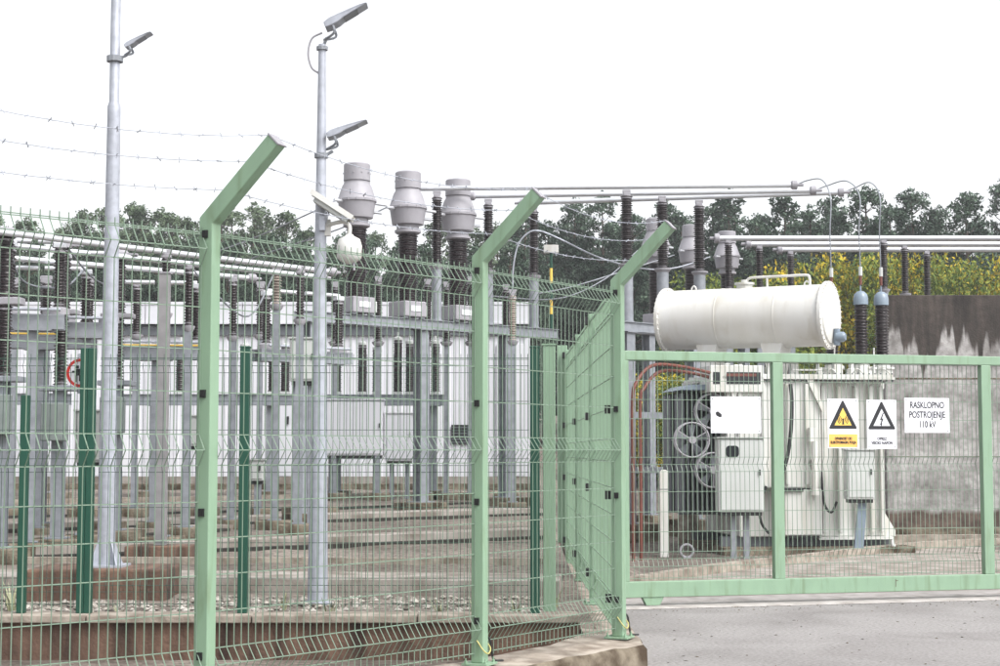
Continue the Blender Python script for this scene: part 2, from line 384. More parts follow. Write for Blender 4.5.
tag(kerb, 'low weathered concrete kerb wall carrying the pale green fence posts', 'kerb wall')

lw = thing('retaining_wall', 'low rust-brown stained wall with a pale coping under the dark green fence posts', 'wall', (0, 11.85, 0))
m = MB(); m.rng((-9, -.1, -.1), (.58, .1, .25)); m.build('wall_face', 'rustwall', lw)
x = -9.0; k = 0
cop = MB().box((0, 0, 0), (1.19, .30, .055)).mesh('coping_stone', 'conc', bevel=.008)
while x < .5:
    L_ = 1.2
    if x + L_ > .58:
        c2 = MB().box((0, 0, 0), (.58 - x - .01, .30, .055)).mesh('coping_stone', 'conc', bevel=.008); link('coping_stone', c2, lw, ((x + .58) / 2, 0, .2775)); break
    link('coping_stone', cop, lw, (x + L_ / 2, (random.random() - .5) * .012, .2775)); x += L_

# ------------------------------------------------------------------ fences
def wire_panel(p0, p1, z0, z1, folds, nrm, wr=.0033, step=.05, depth=.055, half=.08, spike=.03, hstep=.2, off=0):
    """welded mesh panel from p0 to p1 (2-D), V-folded outwards along nrm"""
    m = MB(); p0, p1, nrm = Vector(p0), Vector(p1), Vector(nrm)
    d = p1 - p0; Lg = d.length; n = int(Lg / step)
    prof = [(0, z0)]
    for f in sorted(folds): prof += [(0, f - half), (depth, f), (0, f + half)]
    prof.append((0, z1 + spike))
    for i in range(n + 1):
        b = p0 + d * ((i + .5 * (Lg / step - n)) * step / Lg) + nrm * off
        m.tube([(b.x + nrm.x * q, b.y + nrm.y * q, z) for q, z in prof], wr, 4, cap=False)
    hl = [(0, z0 + .02), (0, z1)]
    for f in folds: hl += [(0, f - half), (depth, f), (0, f + half)]
    fz = sorted([z0 + .02, z1] + [f - half for f in folds] + [f + half for f in folds])
    for a, b in zip(fz, fz[1:]):
        if b - a > .3:
            k = int(round((b - a) / hstep))
            for i in range(1, k): hl.append((0, a + (b - a) * i / k))
    for q, z in hl:
        o = nrm * (q - wr * 1.6 + off)
        m.tube([(p0.x + o.x, p0.y + o.y, z), (p1.x + o.x, p1.y + o.y, z)], wr * 1.15, 4, cap=False)
    return m

def cranked_post(parent, p, n, H, Lg, w=.082, arm=True):
    """square post with its top cranked outward along n; p = base (2-D), z from KZ"""
    n = Vector(n).normalized(); t = Vector((-n.y, n.x)); h = w / 2
    if arm:
        ml = h * math.tan(R(22.5)); s = math.sqrt(.5)
        out = [(-h, 0), (h, 0), (h, H - ml), (h + (Lg - ml) * s, H - ml + (Lg - ml) * s)]
        e = out[-1]; out += [(e[0] - w * s, e[1] + w * s), (-h, H + ml)]
    else: out = [(-h, 0), (h, 0), (h, H), (-h, H)]
    P3 = lambda q, z, o: (p.x + n.x * q + t.x * o, p.y + n.y * q + t.y * o, KZ + .012 + z)
    m = MB(); m.prism([P3(q, z, -h) for q, z in out], (t.x * w, t.y * w, 0))
    po = m.build('post', 'green', parent, bevel=.006, fix=True)
    Rz = Matrix.Rotation(math.atan2(n.y, n.x), 3, 'Z')
    m = MB(); m.box((p.x, p.y, KZ + .006), (.17, .17, .012), Rz)
    for a in (-1, 1):
        for b in (-1, 1):
            q = Rz @ Vector((a * .065, b * .065, 0)); m.lathe([(.011, 0), (.011, .014), (.005, .014), (.005, .03)], 6, (p.x + q.x, p.y + q.y, KZ + .012))
    m.build('base_plate', 'green', po)
    if arm:
        e0, e1 = Vector(out[3]), Vector(out[4]); c = (e0 + e1) / 2; dr = Vector((math.sqrt(.5), math.sqrt(.5)))
        m = MB(); q = c + dr * .004
        x = Vector((n.x * dr.x, n.y * dr.x, dr.y)); y = Vector((t.x, t.y, 0)); z = x.cross(y)
        m.box(P3(q.x, q.y, 0), (.008, w * 1.06, w * 1.06), Matrix((x, y, z)).transposed()); m.build('arm_cap', 'ctgrey', po)
    return po

fence = thing('boundary_fence', 'pale green welded mesh boundary fence with cranked posts and barbed wire above', 'fence', (0, 0, 0))
BH = 2.5; BL = .56
norms = []
for i in range(4):
    a = FP[max(i - 1, 0)]; b = FP[min(i + 1, 3)]; d = (b - a).normalized(); norms.append(Vector((d.y, -d.x)))
norms = [Vector((.92, -.39)).normalized() for _ in norms]
for i, p in enumerate(FP):
    po = cranked_post(fence, p, norms[i], BH, BL)
    n = norms[i]; t = Vector((-n.y, n.x))
    if i:
        for z in (.45, 1.18, 1.79, 2.62):
            for sgn in (-1, 1):
                MB().box((p.x + t.x * sgn * .046, p.y + t.y * sgn * .046, z), (.03, .014, .04), Matrix.Rotation(math.atan2(n.y, n.x), 3, 'Z')).build('clip', 'black', po)
        # earthing lead at the foot
        b = Vector((p.x, p.y, 0)); q = lambda a, c, z: (p.x + n.x * a + t.x * c, p.y + n.y * a + t.y * c, z)
        m = MB(); m.tube(smooth_path([q(.0, -.042, .33), q(.05, -.05, .27), q(.06, .0, .25), q(.05, .05, .28), q(0, .044, .34)], 5), .0045, 6); m.build('earthing_lead', 'lead', po)
        m = MB(); m.tube(smooth_path([q(.0, .045, .36), q(.04, .06, .33), q(.05, .075, .25), q(.06, .09, KZ + .02), q(.09, .16, KZ + .01)], 5), .007, 6); m.build('earthing_cable', 'black', po)
folds = (.40, 1.50, 2.54)
for i in range(3):
    a, b = FP[i], FP[i + 1]; d = (b - a).normalized(); n = Vector((d.y, -d.x))
    wire_panel(a + d * .045, b - d * .045, KZ + .05, 2.63, folds, n, off=.0).build('mesh_panel', 'wire', fence)
# three barbed strands along the arms
for k, s_ in enumerate((.12, .32, .50)):
    pts = []
    for i, p in enumerate(FP):
        n = norms[i]; q = s_ * math.sqrt(.5); pts.append(Vector((p.x + n.x * q, p.y + n.y * q, KZ + .012 + BH + q + .075)))
    pts = [pts[0] + (pts[0] - pts[1])] + pts
    m = MB()
    for a, b in zip(pts, pts[1:]):
        seg = []
        for j in range(9):
            t = j / 8; c = a.lerp(b, t); c.z -= .05 * 4 * t * (1 - t) * (1 + .4 * k) ; seg.append(c)
        m.tube(seg, .0024, 5)
        nb = int((b - a).length / .11)
        for j in range(nb):
            t = (j + .5) / nb; i0 = min(7, int(t * 8)); c = seg[i0].lerp(seg[i0 + 1], t * 8 - i0)
            for q in range(2):
                dv = Vector((random.uniform(-1, 1), random.uniform(-1, 1), random.uniform(-1, 1))).normalized() * .016
                m.tube([c - dv, c + dv], .0024, 4)
    m.build('barbed_wire', 'steel', fence)

rf = thing('return_fence', 'pale green mesh fence seen edge-on along the kerb up to the gate', 'fence', (0, 0, 0))
RPS = [Vector((.80, y)) for y in (13.9, 16.4, 18.9)]
prev = Vector((.81, 11.45))
for p in RPS:
    po = cranked_post(rf, p, (1, 0), 2.49, 0, w=.06, arm=False)
    wire_panel(prev + Vector((0, .04)), p - Vector((0, .035)), KZ + .05, 2.63, folds, (1, 0), depth=.04, wr=.0042).build('mesh_panel', 'green', rf)
    for z in (.45, 1.18, 1.79, 2.62):
        MB().box((p.x - .045, p.y, z), (.03, .12, .065)).build('clip', 'black', po)
    prev = p
MB().rng((.68, 18.97, KZ), (.80, 19.07, 2.74)).build('end_post', 'green', rf, bevel=.006)
for z in (.45, 1.18, 1.79, 2.62):
    MB().box((.775, 11.47, z), (.05, .05, .06)).build('clip', 'black', rf)

inner = thing('inner_fence', 'dark green post and thin mesh fence standing on the low stained wall', 'fence', (0, 11.85, .305))
pm = MB().rng((-.035, -.03, 0), (.035, .03, 1.95)).rng((-.038, -.033, 1.95), (.038, .033, 1.965)).mesh('post', 'dgreen', bevel=.004)
for x in (-5.4, -1.893, .258): link('post', pm, inner, (x, .03, 0))
pn = MB().rng((-.027, -.03, 0), (.027, .03, 1.95)).mesh('post', 'dgreen', bevel=.004)
for x in (-3.03, -3.086): link('post', pn, inner, (x, .03, 0))
link('post', MB().rng((-.03, -.03, 0), (.03, .03, 1.60)).mesh('post', 'dgreen', bevel=.004), inner, (-3.52, .03, 0))
for x0, x1 in ((-5.4, -3.1), (-3.02, -1.893), (-1.893, .258)):
    wire_panel((x0 + .04, .075), (x1 - .04, .075), .04, 1.88, (.2, 1.08, 1.82), (0, -1), wr=.0026, depth=.03, half=.05, hstep=.25).build('mesh_panel', 'dwire', inner)
gp2 = thing('guide_post', 'single broad pale green post beside the dark green post by the kerb', 'post', (.38, 12.25, hz(.38, 12.25)))
for x, y in ((-.005, 0),):
    MB().rng((x - .048, y - .04, 0), (x + .048, y + .04, 2.30 - hz(.38, 12.25))).build('post', 'green', gp2, bevel=.006)
MB().rng((-.06, -.047, 2.30 - hz(.38, 12.25)), (.05, .047, 2.312 - hz(.38, 12.25))).build('cap', 'green', gp2)

sg = thing('prohibition_sign', 'round white no-entry style sign with red ring behind the dark green post', 'sign', (-3.135, 11.958, 1.92))
MB().lathe([(.112, 0), (.112, .004)], 32, (0, 0, .155), (0, -1, 0)).build('sign_plate', 'signwhite', sg, smooth=40)
m = MB(); seg = 36
for k in range(seg):
    a0, a1 = 2 * math.pi * k / seg, 2 * math.pi * (k + 1) / seg
    m.add([(r * math.cos(a), -.0055, .155 + r * math.sin(a)) for r, a in ((.086, a0), (.108, a0), (.108, a1), (.086, a1))], [(0, 3, 2, 1)])
m.build('red_ring', 'red', sg)
m = MB(); 
for x, z, w_, h_ in ((-.025, .2, .022, .022), (-.02, .16, .03, .05), (-.035, .11, .014, .05), (-.005, .115, .014, .045), (-.05, .165, .03, .012), (.012, .175, .03, .012)):
    m.box((x, -.0057, z), (w_, .001, h_))
m.build('pictogram', 'print', sg)
MB().rng((-.02, 0, 0), (.02, .008, .30)).rng((.02, -.05, .1), (.1, .006, .13)).build('bracket', 'steel', sg)

# ------------------------------------------------------------------ sliding gate
gate = thing('sliding_gate', 'long pale green sliding gate of welded mesh in a tube frame', 'gate', tuple(GO), GA)
GL = 6.62
MB().rng((0, -.03, .095), (GL, .05, .245)).build('bottom_rail', 'green', gate, bevel=.006)
MB().rng((0, -.03, 2.365), (GL, .05, 2.455)).build('top_rail', 'green', gate, bevel=.006)
um = MB().rng((-.055, -.028, .245), (.055, .048, 2.365)).mesh('upright', 'green', bevel=.006)
for t in (.06, 1.666, 3.963, 6.26): link('upright', um, gate, (t, 0, 0))
for a, b in ((.12, 1.61), (1.722, 3.907), (4.02, 6.2)):
    wire_panel((a, .058), (b, .058), .25, 2.36, (.45, 1.36), (0, 1), wr=.0034, depth=.04, half=.07, spike=0).build('mesh_panel', 'wire', gate)
for t in (.36, 5.9):
    m = MB(); pr = [(t - .115, .095), (t - .075, .02), (t + .06, .02), (t + .10, .095)]
    m.prism([(x, -.02, z) for x, z in pr], (0, .014, 0)); m.prism([(x, .03, z) for x, z in pr], (0, .014, 0))
    h = m.build('wheel_housing', 'green', gate, fix=True)
    MB().lathe([(.05, 0), (.05, .034)], 20, (t - .01, -.005, .0665), (0, 1, 0)).build('wheel', 'black', h, smooth=40)
MB().rng((2.9, -.0325, .14), (2.906, -.031, .22)).rng((2.9, -.0325, .2), (2.93, -.031, .206)).build('weld_mark', 'concdark', gate)

def sign_on_gate(name, label, t, z, w_, h_):
    o = thing(name, label, 'sign', gp(t, -.042, z), GA)
    MB().rng((-w_ / 2, -.002, -h_ / 2), (w_ / 2, .001, h_ / 2)).build('plate', 'signwhite', o)
    m = MB()
    for a in (-1, 1):
        for b in (-1, 1): m.lathe([(.007, 0), (.006, .004)], 8, (a * (w_ / 2 - .02), -.002, b * (h_ / 2 - .02)), (0, -1, 0))
    m.build('screw', 'steel2', o)
    MB().rng((-w_ / 2 + .05, .001, -.012), (w_ / 2 - .05, .1, .012)).build('tie_bar', 'green', o)
    return o
s1 = sign_on_gate('blank_board', 'blank white board with a small black mark on the gate', 1.211, 1.842, .525, .355)
m = MB(); m.prism([(-.215, -.0022, .02), (-.19, -.0022, .035), (-.15, -.0022, .005), (-.15, -.0022, -.02), (-.17, -.0022, -.025), (-.205, -.0022, -.008)], (0, -.001, 0)); m.build('mark', 'print', s1, fix=True)
MB().rng((-.232, -.0034, -.1), (-.229, -.0024, .09)).build('printed_line', 'ctgrey', s1)
def warning(o, w_, h_, inner_mat):
    b = .30 * w_ / .33; zt = h_ / 2 - .02; zb = zt - b * .93
    m = MB(); m.prism([(-b / 2 + .006, -.0022, zb), (b / 2 - .006, -.0022, zb), (b / 2, -.0022, zb + .012), (.008, -.0022, zt), (-.008, -.0022, zt), (-b / 2, -.0022, zb + .012)], (0, -.001, 0)); m.build('warning_triangle', 'print', o, fix=True)
    k = .62; cz = zb + b * .31
    P = [(-b / 2, zb), (b / 2, zb), (0, zt)]
    m = MB(); m.prism([(x * k, -.0034, cz + (z - cz) * k) for x, z in P], (0, -.001, 0)); m.build('triangle_field', inner_mat, o, fix=True)
    return b, zb, zt, cz
s2 = sign_on_gate('radiation_warning_sign', 'warning sign with yellow triangle above an orange caption on the gate', 2.350, 1.763, .33, .49)
b, zb, zt, cz = warning(s2, .33, .49, 'yellow')
m = MB(); y = -.0046
m.prism([(-.012, y, cz - .05), (.012, y, cz - .05), (.006, y, cz), (-.006, y, cz)], (0, -.001, 0))
m.lathe([(.012, 0), (.012, .001)], 12, (0, y, cz), (0, -1, 0))
for r in (.025, .042, .058):
    for sgn in (-1, 1):
        for k in range(5):
            a0, a1 = R(-50 + 20 * k), R(-50 + 20 * (k + 1))
            m.add([(sgn * q * math.cos(a), y - .001, cz + q * math.sin(a)) for q, a in ((r - .005, a0), (r + .003, a0), (r + .003, a1), (r - .005, a1))], [(0, 1, 2, 3)])
m.build('antenna_symbol', 'print', s2)
MB().rng((-.155, -.0032, -.235), (.155, -.002, -.105)).build('caption_field', 'orange', s2)
text_part('OPASNOST OD\nELEKTROMAGN. POLJA', .036, 'print', s2, (0, -.0042, -.17), xs=.74, bold=.002)
s3 = sign_on_gate('high_voltage_sign', 'white warning sign with lightning bolt in a black triangle on the gate', 2.773, 1.755, .325, .49)
b, zb, zt, cz = warning(s3, .325, .49, 'signwhite')
m = MB(); m.prism([(.012, -.0046, cz + .075), (-.022, -.0046, cz + .0), (-.004, -.0046, cz + .004), (-.014, -.0046, cz - .035), (-.024, -.0046, cz - .03), (-.006, -.0046, cz - .065), (.006, -.0046, cz - .028), (-.002, -.0046, cz - .033), (.02, -.0046, cz + .02), (.0, -.0046, cz + .014), (.022, -.0046, cz + .07)], (0, -.001, 0)); m.build('lightning_bolt', 'print', s3, fix=True)
text_part('OPREZ\nVISOKI NAPON', .040, 'print', s3, (0, -.0032, -.165), xs=.85, bold=.0012)
s4 = sign_on_gate('switchyard_sign', 'white lettered switchyard name board on the gate before the concrete wall', 3.278, 1.848, .50, .35)
text_part('RASKLOPNO\nPOSTROJENJE\n110 kV', .092, 'print', s4, (0, -.0032, .004), xs=.72, bold=.0015)

# ------------------------------------------------------------------ lamp posts
def floodlight(parent, p, s=1.0, tilt=30):
    """flat asymmetric floodlight head pointing along +x from p (its hinge)"""
    rot = Matrix.Rotation(R(-tilt), 3, 'Y')
    prof = [(x, z * .75) for x, z in [(-.10, -.03), (-.095, .035), (-.04, .055), (.06, .052), (.18, .045), (.27, .036), (.33, .022), (.335, .012), (.24, .0), (.08, -.018), (.03, -.035), (-.05, -.04)]]
    m = MB(); m.prism([Vector(p) + rot @ Vector((x * s, -.10 * s, z * s)) for x, z in prof], rot @ Vector((0, .20 * s, 0)))
    h = m.build('floodlight', 'steel', parent, bevel=.006, fix=True)
    q = Vector(p); m = MB()
    for y in (-.08, .08): m.tube(smooth_path([q + Vector((-.02, y * s, -.02)), q + Vector((-.0, y * s, -.11 * s)), q + Vector((-.1 * s, 0, -.16 * s))], 4), .011, 6)
    m.build('yoke', 'steel2', h)
    m = MB(); m.prism([q + rot @ Vector((x * s, -.085 * s, z * s)) for x, z in ((.09, -.0145), (.23, -.003), (.23, -.006), (.09, -.0175))], rot @ Vector((0, .17 * s, 0))); m.build('lens', 'lens', h, fix=True)
    return h
z0 = hz(-3.47, 14.2)
lp = thing('lamp_post', 'tall grey stepped lamp post on the broad rust-brown plinth', 'lamp post', (-3.47, 14.2, z0))
MB().rng((-.60, -.36, -.08), (.60, .36, .26)).build('plinth', 'rustwall', lp, bevel=.02)
MB().lathe([(.08, .27), (.072, 2.2), (.060, 4.3), (.060, 4.36), (.046, 4.40), (.041, 7.0)], 12).build('pole', 'steel', lp, smooth=40)
m = MB(); m.box((0, 0, .268), (.36, .36, .02))
for a in range(4):
    d = Matrix.Rotation(R(45 + 90 * a), 3, 'Z'); pts = [(.07, 0, .275), (.17, 0, .275), (.075, 0, .50)]
    m.prism([d @ (Vector(p) + Vector((0, -.005, 0))) for p in pts], d @ Vector((0, .01, 0)))
m.build('base_flange', 'steel', lp, fix=True)
floodlight(lp, (.15, 0, 4.93), .62, 28)
MB().tube([(.03, 0, 4.80), (.11, 0, 4.83)], .012, 6).lathe([(.075, 4.77), (.075, 4.82)], 12).build('lamp_bracket', 'steel2', lp)

z0 = hz(-1.53, 13.55)
lp2 = thing('lamp_post', 'grey lamp post with two tilted floodlights and white cameras', 'lamp post', (-1.53, 13.55, z0))
ZT = 4.98 - z0
MB().lathe([(.087, -.05), (.08, .6), (.046, 3.4), (.031, ZT)], 12).build('pole', 'steel', lp2, smooth=40)
MB().lathe([(.13, 0), (.13, .02)], 8).build('base_flange', 'steel', lp2)
MB().lathe([(.05, ZT - .05), (.05, ZT - .02)], 12).tube([(0, 0, ZT - .04), (.04, 0, ZT + .06)], .014, 6).build('lamp_bracket', 'steel2', lp2)
MB().lathe([(.06, 3.78), (.06, 3.82)], 12).tube([(.03, 0, 3.80), (.10, 0, 3.84)], .014, 6).build('lamp_bracket', 'steel2', lp2)
floodlight(lp2, (.11, 0, ZT + .19), .95, 27); floodlight(lp2, (.13, 0, 3.99), .85, 20)
m = MB(); m.tube(smooth_path([(.0, -.01, ZT + .1), (-.09, 0, ZT + .05), (-.12, 0, ZT - .08), (-.09, 0, ZT - .2), (-.03, 0, ZT - .25)], 6), .009, 6); m.build('lamp_cable', 'ctgrey', lp2)

cc = thing('security_camera', 'white boxy security camera under a sloping sunshield on the lamp post', 'camera', (-1.45, 13.45, 3.48))
rot = Matrix.Rotation(R(33), 3, 'Y')
MB().box((.03, 0, .10), (.42, .15, .012), rot).box((.03, -.075, .085), (.42, .006, .045), rot).box((.03, .075, .085), (.42, .006, .045), rot).build('sunshield', 'white', cc)
MB().box((.03, 0, .062), (.34, .11, .085), rot).build('housing', 'cabinet', cc, bevel=.01)
MB().box(Vector((.03, 0, .062)) + rot @ Vector((.172, 0, 0)), (.006, .09, .07), rot).build('lens_window', 'glass', cc)
MB().tube([(-.06, .1, -.06), (-.04, .04, -.05), (-.01, 0, .03)], .016, 6).box((-.06, .06, -.06), (.05, .08, .12)).build('bracket', 'steel', cc)
pc = thing('dome_camera', 'white dome camera hanging from an arm on the lamp post', 'camera', (-1.275, 13.45, 3.09))
m = MB(); m.lathe([(.03, -.02), (.07, .0), (.105, .03), (.108, .13), (.09, .19), (.04, .215), (.03, .23)], 20); m.build('housing', 'white', pc, smooth=50)
MB().tube(smooth_path([(0, 0, .22), (0, 0, .30), (-.05, .02, .34), (-.15, .06, .33), (-.22, .1, .30)], 5), .018, 8).box((-.2, .1, .30), (.06, .06, .14)).build('arm', 'white', pc)
MB().tube([(-.04, -.02, -.01), (-.045, -.03, -.1)], .01, 6).tube([(.04, -.02, -.01), (.045, -.03, -.08)], .01, 6).build('cable_tail', 'ctgrey', pc)

# ------------------------------------------------------------------ switchgear builders
_cache = {}
def insul_mesh(r, h, mt='insul', core=.68, pitch=.036):
    k = (round(r, 3), round(h, 3), mt, core, pitch)
    if k not in _cache:
        n = max(4, int(h / pitch)); p = h / n; prof = [(r * core, 0)]
        for i in range(n):
            z = i * p; rr = r if i % 2 == 0 else r * .9
            prof += [(r * core, z + p * .15), (rr, z + p * .35), (rr * .97, z + p * .5), (r * core, z + p * .85)]
        prof.append((r * core, h))
        _cache[k] = MB().lathe(prof, 16).mesh('insulator', mt, smooth=35)
    return _cache[k]
def insulator(parent, x, y, z, r, h, mt='insul', **k):
    o = link('insulator', insul_mesh(r, h, mt, **k), parent, (x, y, z))
    rr = r * .72; key = ('flange', round(rr, 3))
    if key not in _cache:
        _cache[key] = MB().lathe([(rr * 1.15, -.005), (rr * 1.15, .02), (rr, .025), (rr, .055)], 12).mesh('end_fitting', 'ctgrey', smooth=40)
    for zz in (0, h - .05): link('end_fitting', _cache[key], o, (0, 0, zz))
    return o
def column(parent, x, y, z0, z1, w=.16, mt='steel2', found=True, fw=.55, fh=.14, fd=None):
    """steel H-column with base plate and concrete foundation; local coordinates, z0 = ground"""
    zb = z0 + (fh if found else 0) + .012; t = .012; d = w
    m = MB(); m.rng((x - w / 2, y - d / 2, zb), (x + w / 2, y - d / 2 + t, z1)); m.rng((x - w / 2, y + d / 2 - t, zb), (x + w / 2, y + d / 2, z1))
    m.rng((x - .006, y - d / 2 + t, zb), (x + .006, y + d / 2 - t, z1))
    c = m.build('column', mt, parent)
    m = MB(); m.rng((x - w * .9, y - w * .9, zb - .012), (x + w * .9, y + w * .9, zb + .004)); m.build('base_plate', mt, c)
    if found:
        MB().rng((x - fw / 2, y - (fd or fw) / 2, z0 - .15), (x + fw / 2, y + (fd or fw) / 2, z0 + fh)).build('foundation', 'concdark', parent, bevel=.012)
    return c
def tube_clamp(parent, x, y, z, r=.05):
    MB().box((x, y, z), (.11, .09, .05)).box((x, y, z + .045), (.13, .07, .05)).build('clamp', 'ctgrey', parent, bevel=.006)

def frame(name, label, a, b, zt, cols, h=.16, w=.28, cw=.18, fw=.6, fh=.12, ties=(), group=None, cat='support frame'):
    """beam from a to b (2-D) with top at zt on columns placed at fractions cols"""
    a, b = Vector(a), Vector(b); o = thing(name, label, cat, (a.x, a.y, 0), math.atan2((b - a).y, (b - a).x), group); Lg = (b - a).length
    for sgn in (-1, 1):
        y = sgn * (w / 2 - .035)
        m = MB(); m.rng((0, y - .035, zt - .012), (Lg, y + .035, zt)); m.rng((0, y - .035, zt - h), (Lg, y + .035, zt - h + .012)); m.rng((0, y - .006, zt - h + .012), (Lg, y + .006, zt - .012)); m.build('beam', 'steel2', o)
    for t in cols:
        p = a.lerp(b, t); column(o, Lg * t, 0, hz(p.x, p.y), zt - h, cw, fw=fw, fh=fh)
        MB().rng((Lg * t - .12, -w / 2, zt - h - .012), (Lg * t + .12, w / 2, zt - h - .001)).build('cap_plate', 'steel2', o)
    for z in ties:
        MB().rng((Lg * cols[0] + cw / 2, -.04, z - .05), (Lg * cols[-1] - cw / 2, .04, z + .05)).build('tie_bar', 'steel2', o)
    return o

def current_transformer(label, x, y, z, rz, group):
    o = thing('current_transformer', label, 'current transformer', (x, y, z), rz, group)
    MB().rng((-.18, -.17, .02), (.18, .17, .22)).build('base_tank', 'ctgrey', o, bevel=.012)
    for a in (-.14, .14):
        for b in (-.12, .12): MB().rng((a - .03, b - .03, 0), (a + .03, b + .03, .02)).build('foot', 'steel2', o)
    MB().rng((-.085, -.179, .09), (.085, -.172, .16)).build('name_plate', 'signwhite', o)
    MB().rng((.18, -.1, .04), (.26, .1, .18)).build('terminal_box', 'cabinet', o, bevel=.008)
    insulator(o, 0, 0, .22, .14, .9, core=.84, pitch=.03)
    m = MB(); m.lathe([(.14, 1.10), (.17, 1.12), (.17, 1.15), (.145, 1.16), (.145, 1.21), (.205, 1.225), (.235, 1.42), (.25, 1.43), (.25, 1.455), (.24, 1.465), (.185, 1.63), (.165, 1.66), (.165, 1.675)], 28)
    hd = m.build('head', 'ctgrey', o, smooth=35)
    m = MB(); m.lathe([(.155, 1.675), (.155, 1.69), (.17, 1.695), (.167, 1.90), (.15, 1.915), (.02, 1.92)], 28); m.build('expansion_cap', 'ctgrey', hd, smooth=35)
    m = MB()
    for k in range(14):
        a = 2 * math.pi * k / 14; m.lathe([(.012, 0), (.012, .03)], 6, (.243 * math.cos(a), .243 * math.sin(a), 1.427))
    for k in range(10):
        a = 2 * math.pi * k / 10; m.lathe([(.01, 0), (.008, .012)], 6, (.166 * math.cos(a), .166 * math.sin(a), 1.79), (math.cos(a), math.sin(a), 0))
    stuff(m.build('bolts', 'ctgrey', hd))
    for a, b in (((.2, 0, 1.33), (.40, 0, 1.33)), ((-.2, 0, 1.42), (-.36, 0, 1.42)), ((.22, -.06, 1.43), (.42, -.06, 1.43))): MB().tube([a, b], .02, 8).build('terminal', 'alu', o)
    return o

def post_insulator(label, x, y, zb, h, base, r=.075, pw=.13, group=None, mt='insul', on_ground=True, tubez=None, fh=.12):
    """insulator on a steel pedestal; zb = insulator foot, base = what the pedestal stands on"""
    o = thing('post_insulator', label, 'post insulator', (x, y, base), 0, group)
    if on_ground: column(o, 0, 0, 0, zb - base - .02, pw, fw=.45, fh=fh)
    else:
        MB().lathe([(pw * .62, 0), (pw * .62, .015), (pw * .5, .02), (pw * .5, zb - base - .02)], 14).build('pedestal', 'steel2', o, smooth=40)
    MB().lathe([(r * .9, zb - base - .07), (r * 1.35, zb - base - .02), (r * 1.35, zb - base)], 14).build('seat_flange', 'ctgrey', o, smooth=40)
    insulator(o, 0, 0, zb - base, r, h, mt)
    tube_clamp(o, 0, 0, zb - base + h + .025)
    return o

def breaker(label, x, y, zl, hl, zu, hu, group):
    g0 = hz(x, y); o = thing('circuit_breaker', label, 'circuit breaker', (x, y, g0), 0, group)
    column(o, 0, 0, 0, zl - g0 - .06, .13, fw=.6)
    MB().rng((-.2, -.16, zl - g0 - .06), (.2, .16, zl - g0)).build('seat_plate', 'steel2', o, bevel=.008)
    MB().rng((-.13, -.30, zl - g0 - .62), (.13, -.08, zl - g0 - .2)).build('drive_box', 'drivegrey', o, bevel=.012)
    insulator(o, 0, 0, zl - g0, .085, hl)
    MB().rng((-.19, -.1, zl + hl - g0), (.19, .1, zu - g0)).build('interface_box', 'ctgrey', o, bevel=.012)
    insulator(o, 0, 0, zu - g0, .092, hu, core=.78, pitch=.034)
    MB().lathe([(.115, zu + hu - g0), (.115, zu + hu + .05 - g0), (.08, zu + hu + .09 - g0)], 18).box((.14, 0, zu + hu + .03 - g0), (.16, .08, .025)).build('terminal_head', 'ctgrey', o, smooth=40)
    return o

def bus_tube(label, pts, r=.033, group=None, mt='alu', ends=True, name='busbar_tube', cat='busbar'):
    m = MB(); m.tube(pts, r, 12)
    o = m.mesh(name, mt, smooth=40); p0 = Vector(pts[0])
    o.transform(Matrix.Translation(-p0)); o = link(name, o, None, p0); tag(o, label, cat, group)
    if ends:
        for p, q in ((pts[0], pts[1]), (pts[-1], pts[-2])):
            p, q = Vector(p) - p0, Vector(q) - p0; d = (q - p).normalized()
            MB().lathe([(r * .6, -.12), (r * .6, -.02), (r * 1.8, -.02), (r * 1.8, .06), (r * 1.3, .08)], 12, p, d).build('end_clamp', 'ctgrey', o, smooth=40, fix=True)
    return o

# ---- current transformers on their long beam (centre) and the three busbars running right
BA, BB = Vector((-3.06, 24.22)), Vector((.94, 28.06)); BZ = 3.61
frame('support_frame', 'long grey steel beam on columns under the three nearest transformer heads', BA, BB, BZ, (.045, .445, .79), fw=.62, fh=.14)
ba = math.atan2((BB - BA).y, (BB - BA).x)
for n_, (x, y) in zip(('first', 'middle', 'last'), ((-2.257, 25.0), (-1.495, 25.75), (-.7025, 26.5))):
    current_transformer({'first': 'grey-headed current transformer on the long beam, nearest the lamp post', 'middle': 'grey-headed current transformer on the long beam, middle of three', 'last': 'grey-headed current transformer on the long beam, farthest from the lamp post'}[n_], x, y, BZ, ba, 'current transformers on the long beam').scale = (1.25,) * 3
ZB = 5.81
for lab, x, y in (('brown post insulator on the long beam between two grey transformer heads', -1.04, 26.16), ('brown post insulator on the long beam just past the grey transformer heads', -.20, 26.97), ('brown post insulator at the end of the long beam', .59, 27.73)):
    post_insulator(lab, x, y, 4.53, 1.13, BZ, on_ground=False, r=.094, pw=.17, group='insulators on the long beam')
TA = [(-1.44, 26.21, ZB), (4.825, 25.85, ZB)]; TB = [(-.5, 27.0, ZB), (5.24, 26.4, ZB)]; TC = [(.375, 27.75, ZB), (5.75, 26.6, ZB)]
for lab, T in (('upper grey busbar tube, first of three crossing above the white conservator', TA), ('grey busbar tube, middle of three crossing above the white conservator', TB), ('grey busbar tube, last of three crossing above the white conservator', TC)):
    bus_tube(lab, T, .042, 'busbars above the conservator')
